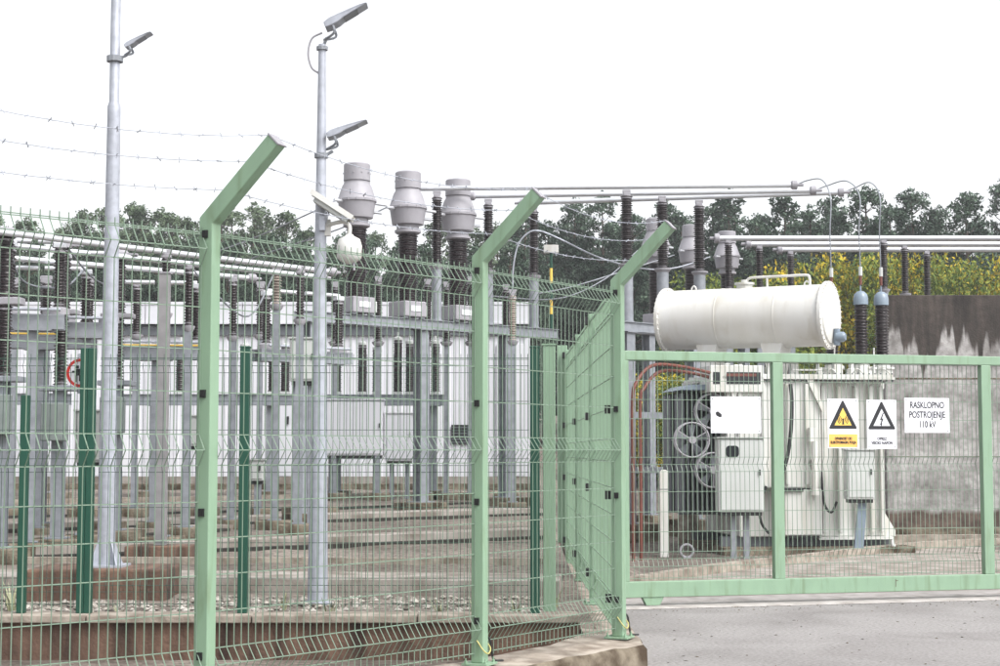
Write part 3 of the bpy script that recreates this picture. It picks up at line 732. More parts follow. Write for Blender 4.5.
# ---- frame with three insulators near the conservator
FA, FB = Vector((1.69, 25.6)), Vector((3.73, 27.6))
frame('support_frame', 'grey steel frame with tie bars left of the white transformer', FA, FB, 3.575, (.18, .78), fw=.75, fh=.28, ties=(2.07, 1.17), cw=.2)
for lab, T, x in (('brown post insulator under a busbar beside the cranked corner post', TA, 2.075), ('brown post insulator under a busbar behind the cranked corner post', TB, 2.725), ('brown post insulator under a busbar above the conservator end', TC, 3.40)):
    a, b = Vector(T[0]), Vector(T[1]); t = (x - a.x) / (b.x - a.x); y = a.lerp(b, t).y
    yf = FA.y + (x - FA.x) * (FB.y - FA.y) / (FB.x - FA.x)
    post_insulator(lab, x, y, 4.53, 1.13, 3.575, on_ground=False, r=.105, group='insulators left of the conservator', pw=.2)

# ---- far bay behind the conservator
frame('support_frame', 'grey steel frame carrying the farther transformer heads behind the conservator', (2.5, 30.2), (5.4, 33.5), 3.87, (.12, .88), fw=.6)
for n_, (x, y) in zip(('first', 'middle', 'last'), ((3.02, 30.8), (3.82, 31.7), (4.66, 32.65))):
    current_transformer({'first': 'grey-headed current transformer in the far bay behind the cranked post arm', 'middle': 'grey-headed current transformer in the far bay, middle of three', 'last': 'grey-headed current transformer in the far bay standing clear above the conservator'}[n_], x, y, 3.87, R(48), 'current transformers in the far bay').scale = (1.1,) * 3
ZF = 5.70
rows = ((31.6, 728, 883), (32.5, 759, 904), (33.4, 790, 926)); nm = ('nearest', 'middle', 'farthest')
for (y, pa, pb), q in zip(rows, nm):
    xa, xb = (pa - 500) / 1600 * y * 1.008, (pb - 500) / 1600 * y * 1.008
    bus_tube({'nearest': 'bright busbar tube running out behind the concrete wall, nearest of three', 'middle': 'bright busbar tube running out behind the concrete wall, middle of three', 'farthest': 'bright busbar tube running out behind the concrete wall, farthest of three'}[q], [(xa - .25, y, ZF), (14.5, y, ZF)], .055, 'busbars behind the concrete wall')
    post_insulator('dark post insulator behind the conservator under the %s bright busbar' % q, xa, y, 4.68, .93, hz(xa, y), r=.085, group='insulators behind the conservator')
    post_insulator('dark post insulator rising above the stained concrete wall under the %s busbar' % q, xb, y, 4.68, .93, hz(xb, y), r=.085, group='insulators behind the concrete wall')

# ---- left yard: circuit breakers, tubes and posts
breaker('tall brown circuit breaker pole farthest from the plinth lamp post', -5.28, 17.0, 2.28, .76, 3.12, .66, 'circuit breaker poles')
breaker('tall brown circuit breaker pole beside the round red-ringed sign', -4.95, 18.0, 2.22, .80, 3.08, .70, 'circuit breaker poles')
breaker('tall brown circuit breaker pole just right of the plinth lamp post', -4.55, 19.0, 2.32, .74, 3.12, .68, 'circuit breaker poles')
TZ = 3.79
T1 = [(-5.35, 16.64, TZ), (-2.15, 20.54, TZ)]; T2 = [(-5.6, 17.73, TZ), (-2.35, 21.17, TZ)]; T3 = [(-6.2, 18.71, TZ), (-3.3, 21.29, TZ)]
for lab, T in (('bright busbar tube in the left yard, passing over the breaker poles nearest the fence', T1), ('bright busbar tube in the left yard, middle of three', T2), ('bright busbar tube in the left yard, shortest of three', T3)):
    bus_tube(lab, T, .034, 'busbars in the left yard')
for lab, x, y, zb, h in (('slim dark post insulator behind the square grey column', -3.87, 18.44, 3.08, .64), ('slim dark post insulator between the square column and the cranked post', -3.83, 19.61, 3.02, .70), ('slim dark post insulator just right of the first cranked post', -3.53, 21.08, 3.0, .72), ('slim dark post insulator left of the camera lamp post', -2.52, 20.09, 3.14, .58)):
    post_insulator(lab, x, y, zb, h, hz(x, y), r=.06, pw=.09, group='slim insulators in the left yard')
for lab, x, y, zb, h in (('pale ribbed insulator under the left yard busbars', -2.93, 20.9, 3.40, .45), ('pale ribbed insulator under a looping cable by the second cranked post', .21, 26.25, 3.29, .75), ('dark short post insulator on thin column in the left yard', -5.05, 20.6, 2.95, .62), ('dark short post insulator by the left end of the busbars', -5.75, 20.2, 2.95, .66)):
    post_insulator(lab, x, y, zb, h, hz(x, y), r=.07, pw=.09, mt='insul_pale' if 'pale' in lab else 'insul', group='single insulators in the yard')
# horizontal-break disconnector arms with beams in the left yard
for px, h in ((336, 1.0), (379, 1.1), (428, 1.05), (447, 1.0), (471, 1.1), (506, .95)):
    y = 28.9; x = (px - 500) / 1600 * y * 1.01
    post_insulator('dark post insulator standing behind the long beam of transformer heads', x, y, 3.45, h, hz(x, y), r=.085, pw=.09, group='insulators behind the long beam')
for px, h in ((92, .8), (139, .74), (207, .7), (262, .72), (47, .8), (18, .78)):
    y = 24.3; x = (px - 500) / 1600 * y * 1.01
    post_insulator('dark post insulator on a thin column behind the left yard busbars', x, y, 3.25, h, hz(x, y), r=.075, pw=.08, group='insulators behind the left busbars')
def disconnector(label, x, y, rz, zt, L_=1.5, strip_=True):
    g0 = hz(x, y); o = thing('disconnector', label, 'disconnector', (x, y, g0), rz, 'disconnectors in the left yard')
    z = zt - g0
    column(o, 0, 0, 0, z - .14, .10, fw=.4)
    MB().rng((-.2, -.13, z - .155), (.2, .13, z - .141)).build('cap_plate', 'steel2', o)
    MB().rng((-L_ / 2, -.13, z - .14), (L_ / 2, -.05, z)).build('beam', 'steel2', o); MB().rng((-L_ / 2, .05, z - .14), (L_ / 2, .13, z)).build('beam', 'steel2', o)
    MB().rng((-L_ / 2, -.132, z + .001), (L_ / 2, .132, z + .025)).build('deck', 'steel2', o)
    if strip_: MB().rng((-L_ / 2 - .002, -.138, z + .026), (L_ / 2, -.10, z + .045)).build('marker_strip', 'yellow', o)
    for sgn in (-1, 1):
        MB().lathe([(.12, z + .025), (.12, z + .09), (.08, z + .11)], 14, (sgn * L_ * .4, 0, 0)).build('bearing', 'ctgrey', o, smooth=40)
        insulator(o, sgn * L_ * .4, 0, z + .11, .07, .66)
        MB().box((sgn * L_ * .4, 0, z + .80), (.14, .10, .06)).build('arm_head', 'alu', o, bevel=.006)
        MB().tube([(sgn * L_ * .4, 0, z + .84), (sgn * .03, 0, z + .84)], .028, 10).build('contact_arm', 'alu', o, smooth=40)
    MB().tube([(-L_ * .45, -.2, z + .07), (L_ * .45, -.2, z + .07)], .018, 8).build('operating_rod', 'steel', o)
    return o
disconnector('disconnector on a twin beam between the two leftmost breaker poles', -5.55, 19.3, R(8), 2.86, 1.3)
disconnector('disconnector on a twin beam right of the plinth lamp post', -4.35, 20.2, R(8), 2.78, 1.25)
disconnector('disconnector on a twin beam behind the camera lamp post', -2.75, 22.3, R(40), 2.85, 1.5, False)
disconnector('small disconnector close between the breaker poles left of the round sign', -5.13, 17.55, R(12), 2.96, .66, False)
disconnector('small disconnector between the sign-side breaker pole and the plinth lamp post', -4.78, 18.45, R(12), 2.94, .62, False)

z0 = hz(-3.62, 17.2)
sc = thing('square_column', 'bare square grey steel column on a rust-stained plinth', 'column', (-3.62, 17.2, z0))
MB().rng((-.345, -.2, -.08), (.345, .2, .15)).build('plinth', 'rustwall', sc, bevel=.015)
MB().rng((-.055, -.055, .15), (.055, .055, 3.40 - z0)).build('shaft', mat('brown_grey_steel', lin(140, 138, 140), .55, .2), sc, bevel=.006)
MB().rng((-.065, -.065, 3.40 - z0), (.065, .065, 3.415 - z0)).build('cap', 'ctgrey', sc)

# ---- rear row: short brown poles on low platforms before the white building
def arrester(x, y, z, h, group, label, r=.092):
    o = thing('surge_arrester', label, 'surge arrester', (x, y, z), 0, group)
    MB().rng((-.08, -.08, 0), (.08, .08, .05)).build('foot', 'cabinet', o, bevel=.006)
    insulator(o, 0, 0, .05, r, h, core=.8)
    MB().lathe([(r * .9, h + .05), (r * .9, h + .1), (.02, h + .12), (.02, h + .2)], 12).build('top_cap', 'cabinet', o, smooth=40)
    return o
frame('support_frame', 'low grey platform with brown poles before the white building', (-3.28, 29.6), (-.95, 29.6), 2.52, (.12, .88), fw=.5, h=.2, w=.36, cw=.13)
for px, h in ((-3.02, .80), (-2.55, .87), (-2.28, .78), (-1.89, .96), (-1.67, .89), (-1.20, .89)):
    arrester(px, 29.6, 2.52, h, 'brown poles on the long low platform', 'short brown ribbed pole on the low platform before the white building')
frame('support_frame', 'low grey platform right of the first cranked post before the building', (-7.0, 29.4), (-3.72, 29.4), 2.52, (.2, .85), fw=.5, h=.2, w=.36, cw=.13)
for px, h in ((-6.7, .69), (-5.88, .85), (-4.7, .82), (-4.18, .82), (-3.95, .82)):
    arrester(px, 29.4, 2.52, h, 'brown poles on the second low platform', 'short brown ribbed pole on the low platform crossed by the first cranked post')
frame('support_frame', 'low grey platform at the far end of the left yard', (-9.4, 29.0), (-7.8, 29.0), 2.52, (.15, .85), fw=.5, h=.2, w=.36, cw=.13)
for px in (-8.9, -8.5, -8.0):
    arrester(px, 29.0, 2.52, .78, 'brown poles on the far left platform', 'short brown ribbed pole on the platform behind the breaker poles')

def cabinet(label, x, y, z0, w_, d_, h_, legs=None, rz=0, mt='cabinet', window=None, roof=True, group=None, vents=False):
    g0 = hz(x, y); o = thing('control_cabinet', label, 'cabinet', (x, y, g0), rz, group); zb = z0 - g0
    MB().rng((-w_ / 2, -d_ / 2, zb), (w_ / 2, d_ / 2, zb + h_)).build('body', mt, o, bevel=.012)
    dr = MB().rng((-w_ / 2 + .025, -d_ / 2 - .014, zb + .03), (w_ / 2 - .025, -d_ / 2 + .002, zb + h_ - .03)).build('door', mt, o, bevel=.006)
    MB().rng((w_ / 2 - .07, -d_ / 2 - .035, zb + h_ * .5), (w_ / 2 - .05, -d_ / 2 - .014, zb + h_ * .5 + .08)).build('handle', 'black', dr)
    if window:
        a, b, c, d = window; m = MB(); n = 6; r = min(b - a, d - c) * .3; pts = []
        for cx, cz_, s0 in ((b - r, d - r, 0), (a + r, d - r, 90), (a + r, c + r, 180), (b - r, c + r, 270)):
            for k in range(n + 1): an = R(s0 + 90 * k / n); pts.append((cx + r * math.cos(an), -d_ / 2 - .0145, zb + cz_ + r * math.sin(an)))
        m.prism(pts, (0, -.008, 0)); m.build('window', 'glass', dr, fix=True)
    if roof: MB().rng((-w_ / 2 - .02, -d_ / 2 - .03, zb + h_), (w_ / 2 + .02, d_ / 2 + .02, zb + h_ + .02)).build('roof', mt, o)
    MB().rng((-w_ / 2 + .03, -d_ / 2 + .02, zb - .05), (w_ / 2 - .03, d_ / 2 - .02, zb)).build('gland_plate', 'black', o)
    if legs:
        for lx in legs: MB().rng((lx - .04, -.04, -.05), (lx + .04, .04, zb - .05)).build('leg', 'steel2', o)
    return o
cabinet('pale cabinet on a leg between the dark green post and the camera post', -2.585, 21.1, 2.40, .36, .25, .56, (-.1, .1))
cabinet('broad white cabinet under the brown poles behind the camera lamp post', -2.66, 29.05, 1.40, 1.1, .4, 1.0, (-.4, .4), mt='panel')
cabinet('white cabinet between platform columns before the louvred building', -1.82, 29.1, 1.30, .5, .3, .86, (-.14, .14), mt='panel')
cabinet('grey cabinet behind the dark green double post', -4.95, 19.6, 1.35, .42, .3, .62, (-.1, .1))
cabinet('pale cabinet right of the plinth lamp post foot', -4.05, 21.6, 1.55, .4, .25, .4, (0,))
cabinet('small grey box on a thin leg behind the dark green post', -3.55, 23.5, 1.05, .22, .18, .30, (0,))

# ------------------------------------------------------------------ white building
bd = thing('utility_building', 'long low white ribbed metal building behind the left yard', 'building', (0, 33, .72))
bd.scale = (1.0, 1, 1.09)
m = MB(); x = 0; prof = [(0, 0)]
while x < 1 - 1e-6: prof += [(x + .06, 0), (x + .075, -.014), (x + .155, -.014), (x + .17, 0)]; x += .2
prof.append((1.0, 0)); H0, H1 = .22, 3.05; n = len(prof)
m.add([(a, b, H0) for a, b in prof] + [(a, b, H1) for a, b in prof], [(i, i + 1, n + i + 1, n + i) for i in range(n - 1)])
wp = m.mesh('wall_panel', 'panel')
for k in range(18): link('wall_panel', wp, bd, (.62 - 1.0 * (k + 1), random.uniform(-.004, .004), 0))
MB().rng((-17.38, .02, -.2), (.62, 5.4, 3.05)).build('core_wall', 'panel', bd)
MB().rng((-17.4, -.06, -.25), (.64, .018, .215)).build('plinth', 'concpale', bd)
MB().rng((-17.5, -.02, 3.055), (.66, 5.5, 3.15)).build('soffit', 'radiator', bd)
fm = MB().rng((0, -.16, 3.10), (1.985, -.12, 3.50)).rng((0, -.175, 3.455), (1.985, -.10, 3.51)).rng((0, -.175, 3.09), (1.985, -.11, 3.13)).mesh('fascia_panel', 'panel')
for k in range(9): link('fascia_panel', fm, bd, (.7 - 2.0 * (k + 1), 0, 0))
m = MB(); m.prism([(-17.5, -.1, 3.505), (-17.5, 2.7, 3.56), (-17.5, 5.6, 3.505)], (18.15, 0, 0)); m.build('roof', 'steel', bd, fix=True)
vs_ = MB().rng((0, -.075, 2.88), (1.985, -.032, 3.04)).mesh('vent_strip', 'radiator')
for k in range(9): link('vent_strip', vs_, bd, (.6 - 2.0 * (k + 1), 0, 0))
lv = MB().rng((-1.0, -.05, .83), (-.44, -.035, 1.19)).build('louvre', 'black', bd)
for k in range(6): MB().rng((-.99, -.062, .85 + k * .056), (-.45, -.051, .872 + k * .056)).build('slat', 'radiator', lv)
d = MB().rng((-.07, -.07, .22), (.5, -.034, 2.72)).build('door', 'panel', bd, bevel=.008)
MB().rng((-.0, -.1, 1.25), (.03, -.07, 1.4)).build('handle', 'black', d); MB().rng((.18, -.074, 2.2), (.26, -.071, 2.34)).build('door_plate', 'yellow', d)
for a in (-5.2, -8.6, -11.9):
    q = MB().rng((a, -.055, .22), (a + .95, -.034, 2.4)).build('door', 'panel', bd, bevel=.008); MB().rng((a + .82, -.085, 1.2), (a + .86, -.055, 1.35)).build('handle', 'black', q)

# ------------------------------------------------------------------ power transformer
TR = thing('power_transformer', 'big off-white power transformer with conservator drum, radiators and fans', 'transformer', (4.52, 23.5, 0), R(7))
tr = TR
def tl(x, y, z):   # world -> transformer local
    d = Vector((x - 4.52, y - 23.5)); c, s_ = math.cos(R(7)), math.sin(R(7)); return (d.x * c + d.y * s_, -d.x * s_ + d.y * c, z)
MB().rng((-1.35, -.25, -.05), (1.5, 2.4, .10)).build('plinth', 'concdark', tr)
MB().rng((-1.3, .1, .10), (1.3, .22, .24)).rng((-1.3, 1.8, .10), (1.3, 1.92, .24)).build('skid_rail', 'radiator', tr)
# tank: a deeper left half standing forward above a recessed skirt, ribbed right half
MB().rng((-1.28, -.22, .95), (.12, 2.1, 2.52)).build('tank', 'tank', tr, bevel=.02)
MB().rng((-1.05, .0, .24), (.10, 2.0, .948)).build('tank_skirt', 'tank', tr, bevel=.015)
MB().rng((.121, -.02, .24), (1.12, 2.1, 2.52)).build('tank_bay', 'tank', tr, bevel=.02)
for x in (.2, .45, .7, .93, 1.08):
    MB().rng((x - .03, -.11, .30), (x + .03, -.018, 2.44)).build('stiffener', 'tank', tr, bevel=.01)
for x in (-1.1, -.75, -.4, -.1):
    MB().rng((x - .025, -.27, 1.0), (x + .025, -.218, 2.46)).build('stiffener', 'tank', tr, bevel=.008)
MB().rng((.1, -.14, .20), (1.22, 2.2, .238)).build('base_flange', 'tank', tr)
MB().rng((-1.36, -.30, 2.525), (1.22, 2.2, 2.56)).build('tank_flange', 'tank', tr); MB().rng((-1.34, -.28, 2.562), (1.20, 2.18, 2.60)).build('cover', 'tank', tr)
m = MB()
for k in range(30):
    m.lathe([(.016, 0), (.016, .1), (.011, .1), (.011, .13)], 6, (-1.3 + k * .086, -.255, 2.49))
stuff(m.build('flange_bolts', 'radiator', tr))
MB().prism([(-.10, -.275, 2.52), (.0, -.275, 2.52), (.17, -.275, 2.05), (.13, -.275, 2.05)], (0, .05, 0)).build('gusset', 'white', tr, fix=True)
MB().prism([(-1.25, -.27, 2.5), (-1.05, -.27, 2.5), (-1.2, -.27, 2.2)], (0, .05, 0)).build('gusset', 'white', tr, fix=True)
MB().prism([(1.12, .0, .24), (1.30, .0, .24), (1.30, .0, .32), (1.12, .0, .62)], (0, .05, 0)).prism([(1.12, .2, 2.3), (1.24, .2, 2.42), (1.24, .2, 2.5), (1.12, .2, 2.5)], (0, .1, 0)).build('jacking_lug', 'tank', tr, fix=True)
MB().tube(smooth_path([(1.2, -.08, .22), (1.22, -.12, .1), (1.26, -.16, .02)], 5), .03, 8).build('drain_pipe', 'tank', tr)
# clutter on the cover
rr = random.Random(4)
for k in range(15):
    m = MB()
    x = -1.2 + k * .165 + rr.uniform(-.04, .04); y = rr.uniform(-.1, .8); h = rr.uniform(.08, .24)
    if k % 3 == 0: m.lathe([(.07, 2.6), (.07, 2.6 + h * .5), (.04, 2.6 + h * .55), (.04, 2.6 + h), (.055, 2.6 + h), (.055, 2.62 + h)], 12, (x, y, 0))
    elif k % 3 == 1: m.box((x, y, 2.6 + h / 2), (.12, .1, h))
    else: m.lathe([(.025, 2.6), (.025, 2.6 + h), (.05, 2.6 + h), (.05, 2.63 + h)], 10, (x, y, 0))
    m.build('cover_fitting', 'tank', tr, smooth=40)
MB().rng((-1.55, -.30, 2.33), (-.75, .3, 2.72)).build('relay_frame', 'tank', tr, bevel=.01)
MB().rng((-1.50, -.306, 2.45), (-1.4, -.30, 2.62)).rng((-1.30, -.306, 2.45), (-.8, -.30, 2.62)).build('relay_opening', 'glass', tr)
MB().rng((-1.30, -.312, 2.56), (-.86, -.306, 2.60)).build('red_strip', 'redpipe', tr)
m = MB()
for x in (.22, .62, 1.02): m.tube(smooth_path([(x, -.2, 2.62), (x + .06, -.24, 2.68), (x + .16, -.22, 2.60), (x + .2, -.2, 2.5)], 5), .012, 6)
m.tube([(-.3, -.24, 2.66), (.15, -.24, 2.66)], .014, 6).tube([(.38, -.1, 2.6), (.38, -.1, 3.05)], .012, 6).tube([(.98, -.1, 2.6), (.98, -.1, 3.0)], .012, 6)
m.build('cover_wiring', 'tank', tr)
# bushings
for i, (x, y) in enumerate(((5.17, 24.85), (5.58, 24.65), (5.92, 24.75))):
    q = tl(x, y, 0); bsh = MB().lathe([(.16, 2.6), (.16, 2.74), (.19, 2.745), (.19, 2.775), (.12, 2.78), (.12, 2.82)], 18, (q[0], q[1], 0)).build('bushing', 'tank', tr, smooth=40)
    link('insulator', insul_mesh(.115, .92, core=.72, pitch=.045), bsh, (q[0], q[1], 2.82))
    MB().lathe([(.09, 3.735), (.115, 3.74), (.115, 3.84), (.1, 3.90), (.055, 3.945), (.015, 3.955), (.015, 4.03)], 18, (q[0], q[1], 0)).build('bushing_cap', 'capblue', bsh, smooth=50)
# conservator drum, turned a little towards the drive
CA, CB = Vector(tl(2.58, 24.5, 3.48)), Vector(tl(4.80, 23.25, 3.46)); cd = (CB - CA).normalized(); CL = (CB - CA).length; cr = .455
dm = MB().lathe([(cr, .03), (cr, CL - .03)], 48, CA, cd, cap=False).build('conservator', 'white', tr, smooth=40)
for t0, nm_ in ((-.02, 'end_flange'), (CL - .03, 'end_flange')):
    m = MB(); m.lathe([(cr + .045, t0), (cr + .045, t0 + .05)], 48, CA, cd)
    xx = Vector((0, 0, 1)).cross(cd).normalized()
    for k in range(36):
        a = 2 * math.pi * k / 36; o_ = CA + (xx * math.cos(a) + Vector((0, 0, 1)) * math.sin(a)) * (cr + .022) + cd * (t0 - .015)
        m.lathe([(.013, 0), (.013, .08)], 6, o_, cd)
    m.build(nm_, 'white', dm, smooth=40)
MB().lathe([(cr * .93, CL + .02), (cr * .9, CL + .045), (cr * .5, CL + .065), (.01, CL + .07)], 40, CA, cd).build('end_cap', 'white', dm, smooth=50)
q = CA + cd * (CL + .08) + Vector((.03, 0, -.32)); MB().lathe([(.075, 0), (.075, .1), (.05, .13)], 16, q, cd).lathe([(.05, -.12), (.05, .12)], 12, q + Vector((0, 0, 0)), (0, 0, 1)).build('oil_gauge', 'capblue', dm, smooth=40)
for t in (.28, .68):
    c = CA + cd * CL * t; yv = Vector((0, 0, 1)).cross(cd)
    m = MB(); pts = [c + cd * a + Vector((0, 0, z)) - yv * .22 for a, z in ((-.17, -.38), (.17, -.38), (.08, -.88), (-.05, -.88))]; m.prism(pts, yv * .44)
    m.build('saddle', 'white', dm, fix=True)
MB().beam(CA + cd * .4 + Vector((0, 0, -.91)), CA + cd * (CL - .3) + Vector((0, 0, -.91)), .3, .05).build('saddle_beam', 'tank', dm)
for t in (.36, .72): MB().lathe([(cr, CL * t - .012), (cr + .004, CL * t - .006), (cr + .004, CL * t + .006), (cr, CL * t + .012)], 48, CA, cd, cap=False).build('weld_seam', 'white', dm, smooth=60)
m = MB(); tp = lambda t, z: CA + cd * CL * t + Vector((0, 0, cr + z))
m.tube(smooth_path([tp(.50, -.02), tp(.505, .10), tp(.53, .145), tp(.6, .15), tp(.75, .15), tp(.86, .15), tp(.885, .12), tp(.89, -.02)], 5), .02, 8).tube([tp(.63, -.02), tp(.63, .15)], .017, 8); m.build('hand_rail', 'white', dm, smooth=60)
MB().lathe([(.12, -.03), (.12, .04), (.15, .045), (.15, .075), (.05, .08), (.05, .12)], 18, tp(.49, 0)).build('filler_cap', 'tank', dm, smooth=40)
for t in (.17, .87):
    MB().tube(smooth_path([tp(t - .013, -.02), tp(t - .013, .03), tp(t, .06), tp(t + .013, .03), tp(t + .013, -.02)], 5), .012, 8).build('lifting_eye', 'white', dm)
# radiators and fans at the left end
for bank, (x0, y0) in enumerate(((-1.86, .15), (-1.86, .95))):
    rb = MB().rng((x0, y0 + .24, .55), (x0 + .62, y0 + .28, .62)).rng((x0, y0 + .24, 2.28), (x0 + .62, y0 + .28, 2.36)).tube([(x0 + .31, y0 + .26, 2.32), (-1.2, y0 + .26, 2.40)], .05, 10).tube([(x0 + .31, y0 + .26, .6), (-1.0, y0 + .26, .62)], .05, 10).build('radiator', 'radiator', tr)
    fn = MB().rng((-.014, -.25, 0), (.014, .25, 1.75)).mesh('fin', 'radiator', bevel=.006)
    for k in range(9): link('fin', fn, rb, (x0 + .03 + k * .07, y0 + .26, .58))
MB().prism([(-1.92, -.05, 2.37), (-1.3, -.05, 2.37), (-1.4, -.05, 2.45), (-1.76, -.05, 2.45)], (0, 1.3, 0)).build('radiator_cover', 'capblue', tr, fix=True)
for x, z in ((-1.77, 1.645), (-1.46, 2.06), (-1.46, 1.21)):
    m = MB(); ring = [(x + .25 * math.cos(2 * math.pi * k / 32), -.12, z + .25 * math.sin(2 * math.pi * k / 32)) for k in range(33)]; m.tube(ring, .013, 8, cap=False)
    ring = [(x + .25 * math.cos(2 * math.pi * k / 32), -.02, z + .25 * math.sin(2 * math.pi * k / 32)) for k in range(33)]; m.tube(ring, .012, 8, cap=False)
    for k in range(3):
        a = 2 * math.pi * k / 3 + .5; m.tube([(x, -.13, z), (x + .25 * math.cos(a), -.13, z + .25 * math.sin(a))], .009, 6)
    for k in range(4):
        a = 2 * math.pi * k / 4; m.tube([(x + .25 * math.cos(a), -.12, z + .25 * math.sin(a)), (x + .25 * math.cos(a), .12, z + .25 * math.sin(a))], .008, 6)
    f_ = m.build('fan', 'ctgrey', tr, smooth=60)
    MB().lathe([(.055, 0), (.055, .1)], 14, (x, -.15, z), (0, 1, 0)).build('fan_hub', 'ctgrey', f_, smooth=40)
    for k in range(5):
        a = 2 * math.pi * k / 5 + .3; c, s_ = math.cos(a), math.sin(a)
        MB().prism([(x + c * .05 - s_ * .02, -.08, z + s_ * .05 + c * .02), (x + c * .05 + s_ * .02, -.08, z + s_ * .05 - c * .02), (x + c * .22 + s_ * .07, -.05, z + s_ * .22 - c * .07), (x + c * .22 - s_ * .05, -.085, z + s_ * .22 + c * .05)], (0, .005, 0)).build('fan_blade', 'radiator', f_, fix=True)
# cables and pipes on the tank front
m = MB(); m.tube(smooth_path([(-.36, -.32, 2.45), (-.35, -.34, 2.2), (-.37, -.35, 1.8), (-.43, -.35, 1.4), (-.52, -.33, 1.1), (-.6, -.30, .85), (-.55, -.26, .62), (-.4, -.2, .42), (-.28, -.12, .32)], 6), .028, 8); m.build('black_cable', 'rubber', tr, smooth=60)
MB().tube(smooth_path([(-.72, -.25, .98), (-.82, -.25, .7), (-.78, -.2, .45), (-.66, -.15, .3)], 6), .02, 8).build('black_cable', 'rubber', tr, smooth=60)
m = MB(); m.tube(smooth_path([(.12, -.2, 1.2), (.14, -.24, .75), (.24, -.26, .6), (.34, -.22, .75)], 6), .018, 8); m.build('black_cable', 'rubber', tr, smooth=60)
MB().tube([(-.02, -.33, .92), (-.02, -.33, 1.62)], .045, 12).tube([(-.02, -.33, .85), (-.02, -.33, .92)], .06, 12).box((-.05, -.33, 1.72), (.1, .09, .2)).rng((-.05, -.33, 1.3), (.02, -.21, 1.36)).build('oil_valve', 'white', tr, smooth=40)
m = MB(); m.prism([(.02, -.24, .32), (.1, -.24, .95), (-.04, -.24, .95)], (0, .1, 0)); m.build('skirt_gusset', 'tank', tr, fix=True)
MB().rng((-.45, -.26, .27), (.11, .0, .93)).build('skirt_box', 'tank', tr, bevel=.015)
MB().rng((-.62, -.30, .90), (-.18, -.22, .95)).rng((-.4, -.3, .24), (.05, -.262, .268)).build('skirt_ledge', 'rubber', tr)

cabinet('pale transformer control cabinet with an oval window on two short legs', 3.35, 22.5, .64, .63, .38, 1.02, (-.09, .09), mt='cabinet', window=(-.21, -.03, .76, .92))
cb = cabinet('smaller pale cabinet on a slanted bluish leg before the transformer', 5.13, 22.95, .80, .40, .25, .70, None)
m = MB(); m.prism([(-.10, -.03, -.02), (.03, -.03, -.02), (.10, -.03, .76), (-.02, -.03, .76)], (0, .06, 0)); m.build('leg', 'capblue', cb, fix=True)

# red conduits rising left of the transformer
for x, y, e, lab in ((1.80, 21.75, 0, 'red cable conduit rising and bending over towards the transformer, outer one'), (1.93, 22.05, .07, 'red cable conduit rising and bending over towards the transformer, inner one')):
    P = smooth_path([(x, y, hz(x, y) - .05), (x, y, 1.2), (x, y, 2.15), (x + .06, y + .04, 2.42 - e), (x + .3, y + .3, 2.66 - e), (x + .75, y + .85, 2.68 - e), (3.1, 23.1, 2.6 - e)], 6)
    m = MB(); m.tube([p - Vector((x, y, 0)) for p in P], .024, 10); o = m.build('cable_conduit', 'redpipe', smooth=60); o.location = (x, y, 0); tag(o, lab, 'conduit', 'red conduits')
st = thing('marker_post', 'plain white marker post standing in the gravel inside the gate', 'post', (2.33, 22.85, hz(2.33, 22.85)))
MB().rng((-.06, -.05, -.1), (.06, .05, 1.20)).prism([(-.06, -.05, 1.20), (.06, -.05, 1.20), (0.03, -.05, 1.23), (-.03, -.05, 1.23)], (0, .1, 0)).build('shaft', 'white', st, bevel=.006)
MB().rng((-.062, -.052, .95), (.062, .052, .96)).build('band', 'radiator', st)
pr = thing('pipe_ring', 'small upright white pipe ring by the bay kerb', 'pipe', (2.62, 22.6, hz(2.62, 22.6)))
ring = [(.09 * math.cos(2 * math.pi * k / 20), 0, .10 + .09 * math.sin(2 * math.pi * k / 20)) for k in range(21)]
MB().tube(ring, .018, 8, cap=False).rng((-.05, -.04, -.05), (.05, .04, .02)).build('ring', 'ctgrey', pr, smooth=40)
cd_ = thing('drum_stub', 'stubby pale concrete post by the steel column foundation', 'post', (3.0, 25.6, hz(3.0, 25.6)))
MB().lathe([(.17, -.05), (.17, .42), (.15, .45), (.02, .45)], 16).build('stub', 'conc', cd_, smooth=40)
MB().lathe([(.05, .45), (.05, .5)], 10).build('cap', 'ctgrey', cd_)

# ------------------------------------------------------------------ fire wall
fw = tag(MB().rng((-0, 0, 0), (9.5, .35, 4.06)).build('fire_wall', 'firewall', bevel=.015), 'tall concrete fire wall with dark water stains beside the transformer', 'wall'); fw.location = (6.55, 27.2, .08)
MB().rng((0, -.007, 2.62), (9.5, -.0014, 2.645)).build('formwork_seam', 'concdark', fw)
for x in (2.05, 4.9, 7.6): MB().rng((x, -.006, .02), (x + .018, -.0012, 4.04)).build('formwork_seam', 'concdark', fw)
MB().rng((0, -.006, 1.30), (9.5, -.0012, 1.315)).build('formwork_seam', 'concdark', fw)
strip('wall_kerb', (6.0, 26.75), (16, 27.0), .25, .25, .16, 'concdark')
strip('channel_kerb', (6.2, 25.65), (16, 26.55), .2, .2, .12, 'conc')

